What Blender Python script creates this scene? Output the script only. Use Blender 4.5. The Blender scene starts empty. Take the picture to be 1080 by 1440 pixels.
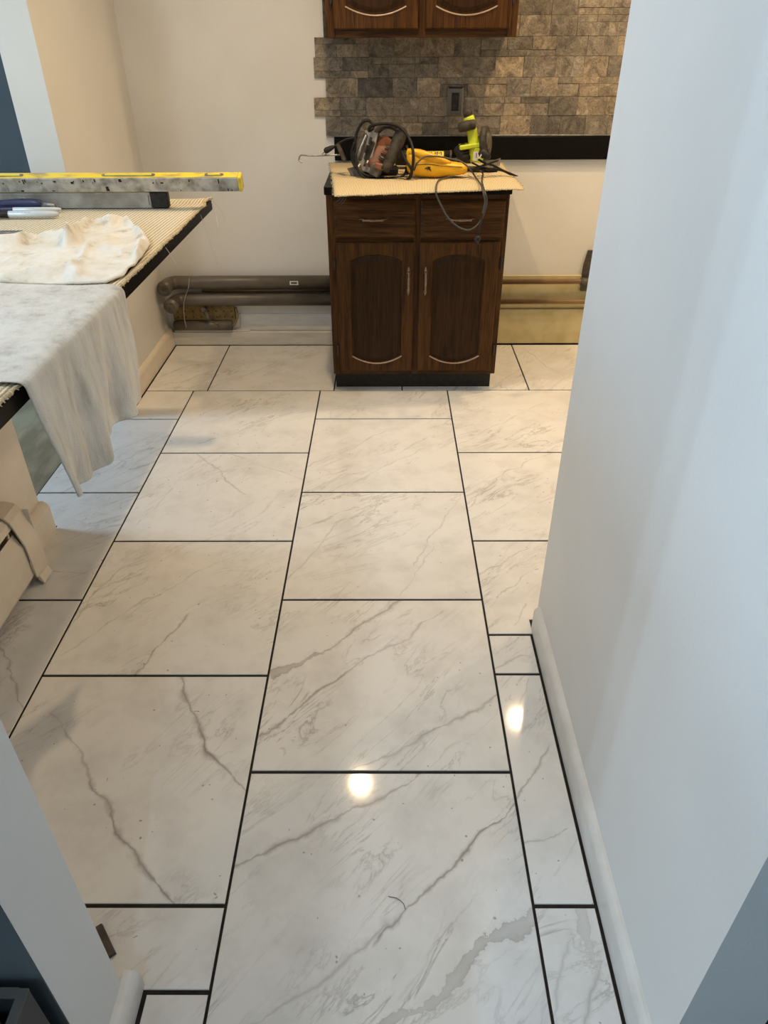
import bpy, math, random
import numpy as np
from mathutils import Vector, Matrix, noise
random.seed(7)
sc = bpy.context.scene
col = sc.collection
# ------------------------------------------------------------------ camera
FPX, PITCH, YAW, ROLL, CAMH = 1006.99, 0.59404, -0.0057205, 0.0047114, 1.4477
_F = np.array([math.sin(YAW)*math.cos(PITCH), math.cos(YAW)*math.cos(PITCH), -math.sin(PITCH)])
_R0 = np.array([math.cos(YAW), -math.sin(YAW), 0.]); _D0 = np.cross(_F, _R0)
_R = _R0*math.cos(ROLL)+_D0*math.sin(ROLL); _D = -_R0*math.sin(ROLL)+_D0*math.cos(ROLL)
cam = bpy.data.objects.new('camera', bpy.data.cameras.new('camera')); col.objects.link(cam)
cam.data.sensor_fit = 'HORIZONTAL'; cam.data.sensor_width = 36.0; cam.data.lens = 36.0*FPX/1080
cam.data.clip_start = .02
M = Matrix(((_R[0], -_D[0], -_F[0], 0), (_R[1], -_D[1], -_F[1], 0), (_R[2], -_D[2], -_F[2], CAMH), (0, 0, 0, 1)))
cam.matrix_world = M
sc.camera = cam
def px(u, v, ax, val):
    """photo pixel -> point where its ray meets the plane coordinate[ax] = val"""
    d = _F+_R*(u-540)/FPX+_D*(v-720)/FPX; o = np.array([0, 0, CAMH])
    return Vector(o+d*(val-o[ax])/d[ax])
# ------------------------------------------------------------------ world, lights, exposure
w = bpy.data.worlds.new('world'); sc.world = w; w.use_nodes = True
w.node_tree.nodes['Background'].inputs[0].default_value = (.6, .75, 1, 1)
w.node_tree.nodes['Background'].inputs[1].default_value = .25
sc.view_settings.view_transform = 'Standard'; sc.view_settings.look = 'None'
sc.view_settings.exposure = 0.12; sc.view_settings.gamma = 1; sc.view_settings.use_curve_mapping = False
WARM = (1, .72, .41); COOL = (.55, .77, 1.0)
def area(name, loc, rot, size, power, color, shape='RECTANGLE', spread=180):
    l = bpy.data.lights.new(name, 'AREA'); l.shape = shape; l.size = size[0]
    if shape == 'RECTANGLE': l.size_y = size[1]
    l.energy = power; l.color = color; l.spread = math.radians(spread)
    o = bpy.data.objects.new(name, l); col.objects.link(o); o.location = loc; o.rotation_euler = rot
    return o
H = math.pi/2
CEIL = 2.44
# daylight of the glazed door beyond the counter
area('daylight_door', (-4.12, 2.52, 1.0), (0, -H, 0), (1.8, .8), 95, COOL)
# two cool bulbs of the floor lamp in the hall
BULBS = [(-2.40, -.50, 1.62), (-2.40, -.70, 1.62)]
for b_ in BULBS:
    l_ = bpy.data.lights.new('floor_lamp_light', 'POINT'); l_.energy = 36; l_.color = (.60, .80, 1); l_.shadow_soft_size = .022
    o_ = bpy.data.objects.new('floor_lamp_light', l_); col.objects.link(o_); o_.location = b_
# ceiling lamps of the room beyond the counter and of the hall
area('side_room_lamp_light', (-1.55, 1.25, 2.39), (0, 0, 0), (.22, .22), 13.5, (.88, .94, 1), 'DISK')
area('hall_lamp_light', (-.12, -1.5, 2.39), (0, 0, 0), (.07, .07), 9, COOL, 'DISK')
_k = 1+(CEIL-.012)/CAMH      # where the floor mirrors a ceiling lamp
CANS = [tuple((px(507, 1101, 2, 0)*_k)[:2]), tuple((px(728, 1010, 2, 0)*_k)[:2]), (2.2, 3.02)]
CANP = [12.5, 12, 16]
for (x, y), p_ in zip(CANS, CANP):
    area('downlight_lamp', (x, y, CEIL-.012), (0, 0, 0), (.075, .075), p_, WARM, 'DISK', 150)

# ------------------------------------------------------------------ materials
def nt(name):
    m = bpy.data.materials.new(name); m.use_nodes = True
    t = m.node_tree; return m, t, t.nodes['Principled BSDF']
def N(t, typ, **kw):
    n = t.nodes.new(typ)
    for k, v in kw.items():
        if k.startswith('i_'):
            key = k[2:]; key = int(key) if key.isdigit() else key.replace('_', ' ')
            n.inputs[key].default_value = v
        else: setattr(n, k, v)
    return n
def L(t, a, ai, b, bi): t.links.new(a.outputs[ai], b.inputs[bi])
def ramp(t, src, so, stops):
    r = N(t, 'ShaderNodeValToRGB'); e = r.color_ramp.elements
    while len(e) < len(stops): e.new(.5)
    for q, (p_, c) in zip(e, stops):
        q.position = p_; q.color = (*c, 1) if len(c) == 3 else c
    L(t, src, so, r, 'Fac'); return r
def basic(name, c, rough=.6, metal=0, noise_s=None, c2=None, bump=0, bump_s=200, scale=(1, 1, 1), detail=4, contrast=(.35, .65), coat=0, spec=.5):
    m, t, b = nt(name)
    b.inputs['Base Color'].default_value = (*c, 1); b.inputs['Roughness'].default_value = rough; b.inputs['Metallic'].default_value = metal
    b.inputs['Coat Weight'].default_value = coat; b.inputs['Specular IOR Level'].default_value = spec
    tc = N(t, 'ShaderNodeNewGeometry')
    mp = N(t, 'ShaderNodeMapping'); mp.inputs['Scale'].default_value = scale; L(t, tc, 'Position', mp, 'Vector')
    if noise_s:
        n = N(t, 'ShaderNodeTexNoise', i_Scale=noise_s, i_Detail=detail); L(t, mp, 0, n, 'Vector')
        r = ramp(t, n, 'Fac', [(contrast[0], c), (contrast[1], c2 or c)]); L(t, r, 'Color', b, 'Base Color')
    if bump:
        n2 = N(t, 'ShaderNodeTexNoise', i_Scale=bump_s, i_Detail=3); L(t, mp, 0, n2, 'Vector')
        bp = N(t, 'ShaderNodeBump', i_Strength=bump, i_Distance=.01); L(t, n2, 'Fac', bp, 'Height'); L(t, bp, 0, b, 'Normal')
    return m
MT = {}
MT['paint'] = basic('wall_paint', (.74, .715, .66), .55, 0, 3.0, (.70, .675, .62), .04, 120)
MT['paint2'] = basic('wall_paint_white', (.76, .76, .745), .5, 0, 2.5, (.72, .72, .705), .05, 160)
MT['paint_back'] = basic('wall_paint_scuffed', (.70, .675, .62), .55, 0, 2.2, (.77, .75, .70), .05, 120)
MT['trim'] = basic('trim_paint', (.74, .73, .70), .4, 0, 14, (.66, .64, .60), .05, 90)
MT['cream'] = basic('aged_cream_paint', (.74, .66, .54), .45, 0, 9, (.80, .72, .60), .06, 60)
MT['yellow_paint'] = basic('old_yellow_paint', (.52, .43, .20), .55, 0, 14, (.62, .53, .29), .05, 80, contrast=(.3, .6))
MT['board'] = basic('scuffed_white_board', (.60, .58, .53), .5, 0, 7, (.72, .70, .65), .06, 60, scale=(1, 1, 5))
MT['ceil'] = basic('ceiling_paint', (.78, .77, .74), .8)
MT['grout'] = basic('open_joint', (.010, .007, .005), .95, 0, 60, (.02, .014, .009))
MT['subfloor'] = basic('bare_subfloor', (.20, .16, .095), .75, 0, 4, (.30, .25, .155), .15, 40, scale=(3, 1, 1), contrast=(.4, .6))
MT['planks'] = basic('hall_floor', (.10, .08, .06), .5)
MT['blue_wall'] = basic('slate_wall', (.07, .085, .09), .7, 0, 3, (.08, .095, .10))
MT['black'] = basic('black_plastic', (.018, .017, .016), .45, 0, 60, (.03, .028, .025), .03, 300, spec=.2)
MT['black_lam'] = basic('black_laminate', (.0035, .003, .003), .4, 0, 120, (.007, .006, .005), spec=.10)
MT['cord'] = basic('cord_rubber', (.014, .013, .012), .45, spec=.2)
MT['cordgrey'] = basic('grey_cord', (.06, .056, .05), .5)
MT['darkgrey'] = basic('worn_dark_rubber', (.030, .026, .021), .6, 0, 40, (.07, .06, .047), .05, 200, spec=.2)
MT['steel'] = basic('worn_steel', (.42, .41, .38), .38, .85, 40, (.25, .23, .20), .05, 120)
MT['brushed'] = basic('brushed_nickel', (.20, .185, .165), .3, .95, 200, (.15, .138, .12), .03, 400, scale=(1, 1, .05))
MT['alu'] = basic('stained_aluminium', (.52, .50, .45), .5, .1, 30, (.20, .185, .16), .04, 80, contrast=(.4, .7))
MT['alu2'] = basic('dull_aluminium', (.40, .38, .34), .5, .1, 18, (.24, .22, .185), .04, 80)
MT['lime'] = basic('lime_plastic', (.62, .72, .03), .4, 0, 30, (.52, .60, .03), .02, 200)
MT['yellowtool'] = basic('yellow_plastic', (.85, .46, .012), .38, 0, 22, (.66, .33, .012), .03, 150, contrast=(.45, .75))
MT['yellow_level'] = basic('yellow_enamel', (.78, .60, .05), .45, 0, 30, (.36, .28, .13), .03, 150, contrast=(.48, .66), scale=(.4, 1, 1))
MT['orange'] = basic('dusty_orange_plastic', (.27, .085, .04), .55, 0, 60, (.13, .07, .045), .05, 200)
MT['toolgrey'] = basic('dusty_grey_plastic', (.065, .058, .048), .6, 0, 50, (.15, .13, .105), .06, 200, spec=.2)
MT['brass'] = basic('antique_brass', (.30, .21, .13), .38, .8, 80, (.18, .12, .08))
MT['hinge'] = basic('dark_bronze', (.05, .04, .03), .4, .7)
MT['pipe'] = basic('grey_painted_pipe', (.085, .07, .055), .4, 0, 16, (.14, .12, .095), .05, 60, scale=(.3, 1, 1))
MT['copper'] = basic('dull_copper', (.26, .15, .075), .42, .35, 20, (.33, .22, .11), .04, 60, scale=(.4, 1, 1))
MT['rust'] = basic('rusty_brass_plate', (.24, .165, .05), .6, .1, 40, (.11, .07, .03), .1, 120, contrast=(.45, .7))
MT['navy'] = basic('navy_plastic', (.025, .03, .085), .35)
MT['pen'] = basic('pale_grey_plastic', (.58, .58, .56), .35)
MT['white'] = basic('white_plastic', (.75, .74, .70), .4)
MT['label_yellow'] = basic('yellow_label', (.82, .66, .08), .5)
MT['wire'] = basic('pale_wire', (.55, .50, .42), .5)
MT['hair'] = basic('dark_strand', (.05, .05, .05), .6)
MT['dark'] = basic('dark_wood_chip', (.05, .04, .03), .8, 0, 60, (.09, .07, .05))
MT['bluestuff'] = basic('dark_carton', (.02, .022, .025), .5)
def emis(name, c, s):
    m, t, b = nt(name); b.inputs['Emission Color'].default_value = (*c, 1); b.inputs['Emission Strength'].default_value = s
    b.inputs['Base Color'].default_value = (*c, 1); return m
MT['lens'] = emis('lamp_lens', WARM, 6); MT['lensc'] = emis('lamp_lens_cool', (.9, .95, 1), 1.0)
MT['glass'] = emis('daylit_glass', COOL, 1.0)

def wood(name, axis, c1=(.014, .0055, .0016), c2=(.108, .046, .0115), rough=.42):
    m, t, b = nt(name)
    tc = N(t, 'ShaderNodeNewGeometry'); mp = N(t, 'ShaderNodeMapping')
    s = [26, 26, 26]; s[axis] = 1.6; mp.inputs['Scale'].default_value = s; L(t, tc, 'Position', mp, 'Vector')
    n = N(t, 'ShaderNodeTexNoise', i_Scale=2.2, i_Detail=5, i_Roughness=.65, i_Distortion=1.0); L(t, mp, 0, n, 'Vector')
    mp2 = N(t, 'ShaderNodeMapping'); s2 = [160, 160, 160]; s2[axis] = 5; mp2.inputs['Scale'].default_value = s2; L(t, tc, 'Position', mp2, 'Vector')
    n2 = N(t, 'ShaderNodeTexNoise', i_Scale=2.0, i_Detail=3); L(t, mp2, 0, n2, 'Vector')
    mx = N(t, 'ShaderNodeMath', operation='MULTIPLY_ADD', i_1=.4); L(t, n2, 'Fac', mx, 0)
    m3 = N(t, 'ShaderNodeMath', operation='MULTIPLY', i_1=.6); L(t, n, 'Fac', m3, 0); L(t, m3, 0, mx, 2)
    r = ramp(t, mx, 0, [(.34, c1), (.50, tuple((a+d)/2 for a, d in zip(c1, c2))), (.66, c2)]); L(t, r, 'Color', b, 'Base Color')
    bp = N(t, 'ShaderNodeBump', i_Strength=.12, i_Distance=.004); L(t, mx, 0, bp, 'Height'); L(t, bp, 0, b, 'Normal')
    b.inputs['Roughness'].default_value = rough; b.inputs['Specular IOR Level'].default_value = .14
    return m
MT['woodv'] = wood('dark_oak_upright_grain', 2); MT['woodh'] = wood('dark_oak_level_grain', 0)
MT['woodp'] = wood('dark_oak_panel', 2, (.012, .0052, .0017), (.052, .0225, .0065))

MT['bead_highlight'] = basic('worn_bead_highlight', (.30, .20, .13), .35, 0, 60, (.40, .30, .21))  # pale worn tone that also paints the highlight on the door beads
def stone_mat():
    m, t, b = nt('travertine')
    g = N(t, 'ShaderNodeNewGeometry'); oi = N(t, 'ShaderNodeObjectInfo')
    sh = N(t, 'ShaderNodeVectorMath', operation='SCALE', i_Scale=9.0); cx = N(t, 'ShaderNodeCombineXYZ'); L(t, oi, 'Random', cx, 0); L(t, oi, 'Random', cx, 2); L(t, cx, 0, sh, 0)
    ad = N(t, 'ShaderNodeVectorMath', operation='ADD'); L(t, g, 'Position', ad, 0); L(t, sh, 0, ad, 1)
    n = N(t, 'ShaderNodeTexNoise', i_Scale=17, i_Detail=9, i_Roughness=.74, i_Distortion=1.1); L(t, ad, 0, n, 'Vector')
    v = N(t, 'ShaderNodeTexNoise', i_Scale=150, i_Detail=4, i_Roughness=.7); L(t, ad, 0, v, 'Vector')
    r = ramp(t, n, 'Fac', [(.30, (.055, .043, .033)), (.44, (.185, .155, .118)), (.56, (.30, .255, .195)), (.72, (.50, .435, .335))])
    r2 = ramp(t, v, 'Fac', [(.30, (.25, .22, .20)), (.42, (.88, .87, .86)), (.7, (1.2, 1.18, 1.15))])
    mm = N(t, 'ShaderNodeMix', data_type='RGBA', blend_type='MULTIPLY'); mm.inputs['Factor'].default_value = 1
    L(t, r, 0, mm, 6); L(t, r2, 0, mm, 7)
    rr = ramp(t, oi, 'Random', [(0, (.58, .58, .58)), (.3, (.85, .85, .84)), (.6, (1.0, 1.0, 1.0)), (.85, (1.2, 1.13, 1.0)), (1, (1.5, 1.38, 1.2))])
    m2 = N(t, 'ShaderNodeMix', data_type='RGBA', blend_type='MULTIPLY'); m2.inputs['Factor'].default_value = 1
    L(t, mm, 2, m2, 6); L(t, rr, 0, m2, 7); L(t, m2, 2, b, 'Base Color')
    bp = N(t, 'ShaderNodeBump', i_Strength=.7, i_Distance=.006); L(t, v, 'Fac', bp, 'Height'); L(t, bp, 0, b, 'Normal')
    b.inputs['Roughness'].default_value = .55
    return m
MT['stone'] = stone_mat()

def mat_weave(name, sx, sy, lo, mid, hi, bs):
    m, t, b = nt(name)
    g = N(t, 'ShaderNodeNewGeometry'); mp = N(t, 'ShaderNodeMapping'); mp.inputs['Rotation'].default_value = (0, 0, .04); L(t, g, 'Position', mp, 'Vector')
    w1 = N(t, 'ShaderNodeTexWave', i_Scale=sx, i_Distortion=1.0, i_Detail=2, bands_direction='X'); w1.inputs['Detail Scale'].default_value = 3; L(t, mp, 0, w1, 'Vector')
    w2 = N(t, 'ShaderNodeTexWave', i_Scale=sy, i_Distortion=1.5, i_Detail=2, bands_direction='Y'); L(t, mp, 0, w2, 'Vector')
    mx = N(t, 'ShaderNodeMath', operation='MULTIPLY'); L(t, w1, 'Fac', mx, 0); L(t, w2, 'Fac', mx, 1)
    ad = N(t, 'ShaderNodeMath', operation='ADD'); L(t, mx, 0, ad, 0); L(t, w1, 'Fac', ad, 1)
    r = ramp(t, ad, 0, [(.0, lo), (.5, mid), (1, hi)]); L(t, r, 0, b, 'Base Color')
    bp = N(t, 'ShaderNodeBump', i_Strength=bs, i_Distance=.004); L(t, ad, 0, bp, 'Height'); L(t, bp, 0, b, 'Normal')
    b.inputs['Roughness'].default_value = .9; b.inputs['Specular IOR Level'].default_value = .1
    return m
MT['jute'] = mat_weave('jute_weave', 26, 40, (.40, .32, .19), (.62, .54, .38), (.76, .69, .54), .5)
MT['jutefine'] = mat_weave('fine_jute_weave', 48, 62, (.40, .31, .17), (.60, .49, .30), (.70, .60, .41), .35)
MT['jutefringe'] = basic('jute_thread', (.36, .28, .16), .9, 0, 200, (.58, .50, .35))
def cloth(name, c1, c2, c3, s=7, zs=1):
    m, t, b = nt(name)
    g = N(t, 'ShaderNodeNewGeometry'); mp = N(t, 'ShaderNodeMapping'); mp.inputs['Scale'].default_value = (1, 1, zs); L(t, g, 'Position', mp, 'Vector')
    n = N(t, 'ShaderNodeTexNoise', i_Scale=s, i_Detail=6, i_Roughness=.7); L(t, mp, 0, n, 'Vector')
    r = ramp(t, n, 'Fac', [(.30, c3), (.45, c2), (.6, c1)])
    n2 = N(t, 'ShaderNodeTexNoise', i_Scale=420, i_Detail=4); L(t, g, 'Position', n2, 'Vector')
    L(t, r, 0, b, 'Base Color')
    bp = N(t, 'ShaderNodeBump', i_Strength=.6, i_Distance=.005); L(t, n2, 'Fac', bp, 'Height'); L(t, bp, 0, b, 'Normal')
    b.inputs['Roughness'].default_value = .95; b.inputs['Specular IOR Level'].default_value = .05; b.inputs['Sheen Weight'].default_value = .25
    return m
MT['rag'] = cloth('soiled_terry', (.84, .815, .75), (.76, .71, .60), (.46, .36, .24), 11)
MT['towel'] = cloth('grey_terry', (.70, .69, .655), (.60, .585, .54), (.42, .40, .355), 22, .22)

# polished marble-look porcelain: every tile has its own veins
def marble(name, veins, seed, bias=0.0):
    m, t, b = nt(name)
    g = N(t, 'ShaderNodeNewGeometry')
    off = N(t, 'ShaderNodeVectorMath', operation='ADD'); off.inputs[1].default_value = (seed*3.7, seed*1.9, seed*.7); L(t, g, 'Position', off, 0)
    n1 = N(t, 'ShaderNodeTexNoise', i_Scale=9, i_Detail=5, i_Roughness=.62); L(t, off, 0, n1, 'Vector')
    # fine diagonal veining, long and broken
    mp0 = N(t, 'ShaderNodeMapping'); mp0.inputs['Rotation'].default_value = (0, 0, -.72+bias); L(t, off, 0, mp0, 'Vector')
    mp = N(t, 'ShaderNodeMapping'); mp.inputs['Scale'].default_value = (1.5, 6.0, 1); L(t, mp0, 0, mp, 'Vector')
    n2 = N(t, 'ShaderNodeTexNoise', i_Scale=2.1, i_Detail=7, i_Roughness=.62, i_Distortion=.9); L(t, mp, 0, n2, 'Vector')
    s = N(t, 'ShaderNodeMath', operation='SUBTRACT', i_1=.5); L(t, n2, 'Fac', s, 0)
    a = N(t, 'ShaderNodeMath', operation='ABSOLUTE'); L(t, s, 0, a, 0)
    fr = ramp(t, a, 0, [(0, (.85, .85, .85)), (.007, (.42, .42, .42)), (.028, (0, 0, 0))])
    ms = N(t, 'ShaderNodeTexNoise', i_Scale=3.3, i_Detail=3); L(t, off, 0, ms, 'Vector')
    mr = ramp(t, ms, 'Fac', [(.45, (0, 0, 0)), (.68, (.50, .50, .50))])
    mu = N(t, 'ShaderNodeMath', operation='MULTIPLY'); L(t, fr, 0, mu, 0); L(t, mr, 0, mu, 1)
    # soft cloud
    cl = ramp(t, n1, 'Fac', [(.45, (0, 0, 0)), (.75, (.16, .16, .16))])
    tot = N(t, 'ShaderNodeMath', operation='ADD'); L(t, mu, 0, tot, 0); L(t, cl, 0, tot, 1)
    # warped position for the bold veins
    if veins:
        wn = N(t, 'ShaderNodeTexNoise', i_Scale=6.5, i_Detail=4, i_Roughness=.52); L(t, off, 0, wn, 'Vector')
        ws = N(t, 'ShaderNodeVectorMath', operation='SUBTRACT'); ws.inputs[1].default_value = (.5, .5, .5); L(t, wn, 'Color', ws, 0)
        wsc = N(t, 'ShaderNodeVectorMath', operation='SCALE', i_Scale=.085); L(t, ws, 0, wsc, 0)
        wp = N(t, 'ShaderNodeVectorMath', operation='ADD'); L(t, g, 'Position', wp, 0); L(t, wsc, 0, wp, 1)
        pn = N(t, 'ShaderNodeTexNoise', i_Scale=22, i_Detail=4, i_Roughness=.6); L(t, off, 0, pn, 'Vector')
    for (p0, p1, w0, w1, st) in veins:
        d = Vector((p1[0]-p0[0], p1[1]-p0[1])); ln = d.length; d /= ln; nrm = Vector((-d.y, d.x))
        sp = N(t, 'ShaderNodeVectorMath', operation='SUBTRACT'); sp.inputs[1].default_value = (p0[0], p0[1], 0); L(t, wp, 0, sp, 0)
        along = N(t, 'ShaderNodeVectorMath', operation='DOT_PRODUCT'); along.inputs[1].default_value = (d.x/ln, d.y/ln, 0); L(t, sp, 0, along, 0)
        acr = N(t, 'ShaderNodeVectorMath', operation='DOT_PRODUCT'); acr.inputs[1].default_value = (nrm.x, nrm.y, 0); L(t, sp, 0, acr, 0)
        ab = N(t, 'ShaderNodeMath', operation='ABSOLUTE'); L(t, acr, 'Value', ab, 0)
        wd = N(t, 'ShaderNodeMapRange', clamp=True); wd.inputs['To Min'].default_value = w0; wd.inputs['To Max'].default_value = w1; L(t, along, 'Value', wd, 'Value')
        pm = N(t, 'ShaderNodeMapRange'); pm.inputs['From Min'].default_value = .35; pm.inputs['From Max'].default_value = .65; pm.inputs['To Min'].default_value = .25; pm.inputs['To Max'].default_value = 1.6; L(t, pn, 'Fac', pm, 'Value')
        wv = N(t, 'ShaderNodeMath', operation='MULTIPLY'); L(t, wd, 0, wv, 0); L(t, pm, 0, wv, 1)
        q = N(t, 'ShaderNodeMath', operation='DIVIDE'); L(t, ab, 0, q, 0); L(t, wv, 0, q, 1)
        if max(w0, w1) > .0105:      # broad vein: pale inside, darker rim
            core = ramp(t, q, 0, [(0, (st*.62,)*3), (.70, (st*.72,)*3), (1.0, (st*.25,)*3)])
            core.color_ramp.elements.new(.95).color = (st, st, st, 1)
            h1 = 2.2
        else:                        # narrow vein: dark thread in a soft grey band
            core = ramp(t, q, 0, [(0, (st*1.05,)*3), (.30, (st*.72,)*3), (1.0, (st*.28,)*3)])
            h1 = 2.4
        halo = N(t, 'ShaderNodeMapRange', clamp=True, interpolation_type='SMOOTHSTEP'); halo.inputs['From Min'].default_value = .7; halo.inputs['From Max'].default_value = h1; halo.inputs['To Min'].default_value = 1; halo.inputs['To Max'].default_value = 0; L(t, q, 0, halo, 'Value')
        hm = N(t, 'ShaderNodeMath', operation='MULTIPLY'); L(t, core, 0, hm, 0); L(t, halo, 0, hm, 1)
        # ends
        e = N(t, 'ShaderNodeMapRange', clamp=True); e.inputs['From Min'].default_value = -.09; e.inputs['From Max'].default_value = -.02; L(t, along, 'Value', e, 'Value')
        e2 = N(t, 'ShaderNodeMapRange', clamp=True); e2.inputs['From Min'].default_value = 1.09; e2.inputs['From Max'].default_value = 1.02; L(t, along, 'Value', e2, 'Value')
        ee = N(t, 'ShaderNodeMath', operation='MULTIPLY'); L(t, e, 0, ee, 0); L(t, e2, 0, ee, 1)
        f0 = N(t, 'ShaderNodeMath', operation='MULTIPLY'); L(t, hm, 0, f0, 0); L(t, ee, 0, f0, 1)
        vm = N(t, 'ShaderNodeMapRange'); vm.inputs['From Min'].default_value = .35; vm.inputs['From Max'].default_value = .65; vm.inputs['To Min'].default_value = .62; vm.inputs['To Max'].default_value = 1.08; L(t, wn, 'Fac', vm, 'Value')
        f = N(t, 'ShaderNodeMath', operation='MULTIPLY'); L(t, f0, 0, f, 0); L(t, vm, 0, f, 1)
        nx = N(t, 'ShaderNodeMath', operation='MAXIMUM'); L(t, tot, 0, nx, 0); L(t, f, 0, nx, 1); tot = nx
    # dust specks
    sk = N(t, 'ShaderNodeTexNoise', i_Scale=75, i_Detail=1); L(t, off, 0, sk, 'Vector')
    sr = ramp(t, sk, 'Fac', [(.765, (0, 0, 0)), (.79, (.5, .5, .5))])
    fin = N(t, 'ShaderNodeMath', operation='MAXIMUM', use_clamp=True); L(t, tot, 0, fin, 0); L(t, sr, 0, fin, 1)
    cr = ramp(t, fin, 0, [(0, (.80, .785, .755)), (.5, (.42, .39, .36)), (1, (.15, .135, .12))])
    L(t, cr, 0, b, 'Base Color')
    b.inputs['Roughness'].default_value = .06; b.inputs['Specular IOR Level'].default_value = .5
    return m

# ------------------------------------------------------------------ mesh helpers
class MB:
    def __init__(s): s.v = []; s.f = []
    def add(s, vs, fs):
        o = len(s.v); s.v += [tuple(q) for q in vs]; s.f += [tuple(i+o for i in f) for f in fs]; return s
    def box(s, x0, x1, y0, y1, z0, z1, bev=0):
        if bev <= 0:
            vs = [(x, y, z) for z in (z0, z1) for y in (y0, y1) for x in (x0, x1)]
            return s.add(vs, [(0, 2, 3, 1), (4, 5, 7, 6), (0, 1, 5, 4), (2, 6, 7, 3), (0, 4, 6, 2), (1, 3, 7, 5)])
        b = min(bev, (x1-x0)*.49, (y1-y0)*.49, (z1-z0)*.49)
        vs = []; idx = {}
        X, Y, Z = (x0, x1), (y0, y1), (z0, z1)
        for i in (0, 1):
            for j in (0, 1):
                for k in (0, 1):
                    sx, sy, sz = (1, -1)[i], (1, -1)[j], (1, -1)[k]
                    for ax in range(3):
                        p = [X[i], Y[j], Z[k]]; ins = [sx*b, sy*b, sz*b]
                        for a in range(3):
                            if a != ax: p[a] += ins[a]
                        idx[i, j, k, ax] = len(vs); vs.append(tuple(p))
        fs = []
        for ax in range(3):
            o = [a for a in range(3) if a != ax]
            for sd in (0, 1):
                lo = []
                for (p, q) in ((0, 0), (1, 0), (1, 1), (0, 1)):
                    c = [0, 0, 0]; c[ax] = sd; c[o[0]] = p; c[o[1]] = q; lo.append(idx[(*c, ax)])
                fs.append(tuple(lo))
        for ax in range(3):
            o = [a for a in range(3) if a != ax]
            for p in (0, 1):
                for q in (0, 1):
                    c0 = [0, 0, 0]; c0[o[0]] = p; c0[o[1]] = q; c1 = list(c0); c1[ax] = 1
                    fs.append((idx[(*c0, o[0])], idx[(*c1, o[0])], idx[(*c1, o[1])], idx[(*c0, o[1])]))
        for i in (0, 1):
            for j in (0, 1):
                for k in (0, 1): fs.append(tuple(idx[i, j, k, a] for a in range(3)))
        return s.add(vs, fs)
    def prism(s, poly, z0, z1, ax=2):
        """polygon (2D) extruded along axis ax"""
        def mk(p, z):
            q = [0, 0, 0]; o = [a for a in range(3) if a != ax]; q[o[0]] = p[0]; q[o[1]] = p[1]; q[ax] = z; return tuple(q)
        n = len(poly); vs = [mk(p, z0) for p in poly]+[mk(p, z1) for p in poly]
        return s.add(vs, [tuple(range(n))[::-1], tuple(range(n, 2*n))]+[(i, (i+1) % n, n+(i+1) % n, n+i) for i in range(n)])
    def rings(s, rings, cap0=True, cap1=True, closed=True):
        n = len(rings[0]); o = len(s.v); s.v += [tuple(p) for r in rings for p in r]
        for i in range(len(rings)-1):
            for j in range(n if closed else n-1):
                a = o+i*n+j; b = o+i*n+(j+1) % n; s.f.append((a, b, b+n, a+n))
        if cap0: s.f.append(tuple(o+j for j in range(n))[::-1])
        if cap1: s.f.append(tuple(o+(len(rings)-1)*n+j for j in range(n)))
        return s
    def tube(s, pts, r, seg=8, smooth=0, ell=None):
        pts = [Vector(p) for p in pts]
        rs = r if isinstance(r, (list, tuple)) else [r]*len(pts)
        if smooth:
            P = [pts[0]*2-pts[1]]+pts+[pts[-1]*2-pts[-2]]; q = []; qr = []
            for i in range(1, len(P)-2):
                for k in range(smooth):
                    u = k/smooth; a, b, c, d = P[i-1:i+3]
                    q.append(.5*((2*b)+(c-a)*u+(2*a-5*b+4*c-d)*u*u+(3*b-a-3*c+d)*u**3)); qr.append(rs[i-1]*(1-u)+rs[i]*u)
            q.append(pts[-1]); qr.append(rs[-1]); pts, rs = q, qr
        T = [(pts[min(i+1, len(pts)-1)]-pts[max(i-1, 0)]).normalized() for i in range(len(pts))]
        up = Vector((0, 0, 1)) if abs(T[0].z) < .9 else Vector((0, 1, 0))
        nrm = (up-T[0]*up.dot(T[0])).normalized(); R = []
        for p, tt, rr in zip(pts, T, rs):
            nrm = (nrm-tt*nrm.dot(tt)).normalized(); bi = tt.cross(nrm)
            e = ell or (1, 1)
            R.append([p+(bi*math.cos(2*math.pi*k/seg)*e[0]+nrm*math.sin(2*math.pi*k/seg)*e[1])*rr for k in range(seg)])
        return s.rings(R)
    def xf(s, m):
        s.v = [tuple(m @ Vector(p)) for p in s.v]; return s
    def build(s, name, mat, parent=None, smooth=False, **tags):
        me = bpy.data.meshes.new(name); me.from_pydata(s.v, [], s.f); me.validate(); 
        import bmesh
        bm = bmesh.new(); bm.from_mesh(me); bmesh.ops.recalc_face_normals(bm, faces=bm.faces); bm.to_mesh(me); bm.free()
        me.materials.append(MT[mat] if isinstance(mat, str) else mat)
        if smooth:
            for f in me.polygons: f.use_smooth = True
        o = bpy.data.objects.new(name, me); col.objects.link(o)
        if parent: o.parent = parent; o.matrix_parent_inverse = parent.matrix_world.inverted()
        for k, v in tags.items(): o[k] = v
        return o
def tag(o, label, cat=None, group=None, kind=None):
    o['label'] = label
    if cat: o['category'] = cat
    if group: o['group'] = group
    if kind: o['kind'] = kind
    return o
def empty(name, loc, label, cat, group=None):
    o = bpy.data.objects.new(name, None); col.objects.link(o); o.empty_display_size = .05; o.location = loc
    o.matrix_world = Matrix.Translation(loc)
    return tag(o, label, cat, group)
def subsurf(o, n=1):
    m = o.modifiers.new('subsurf', 'SUBSURF'); m.levels = n; m.render_levels = n
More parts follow.
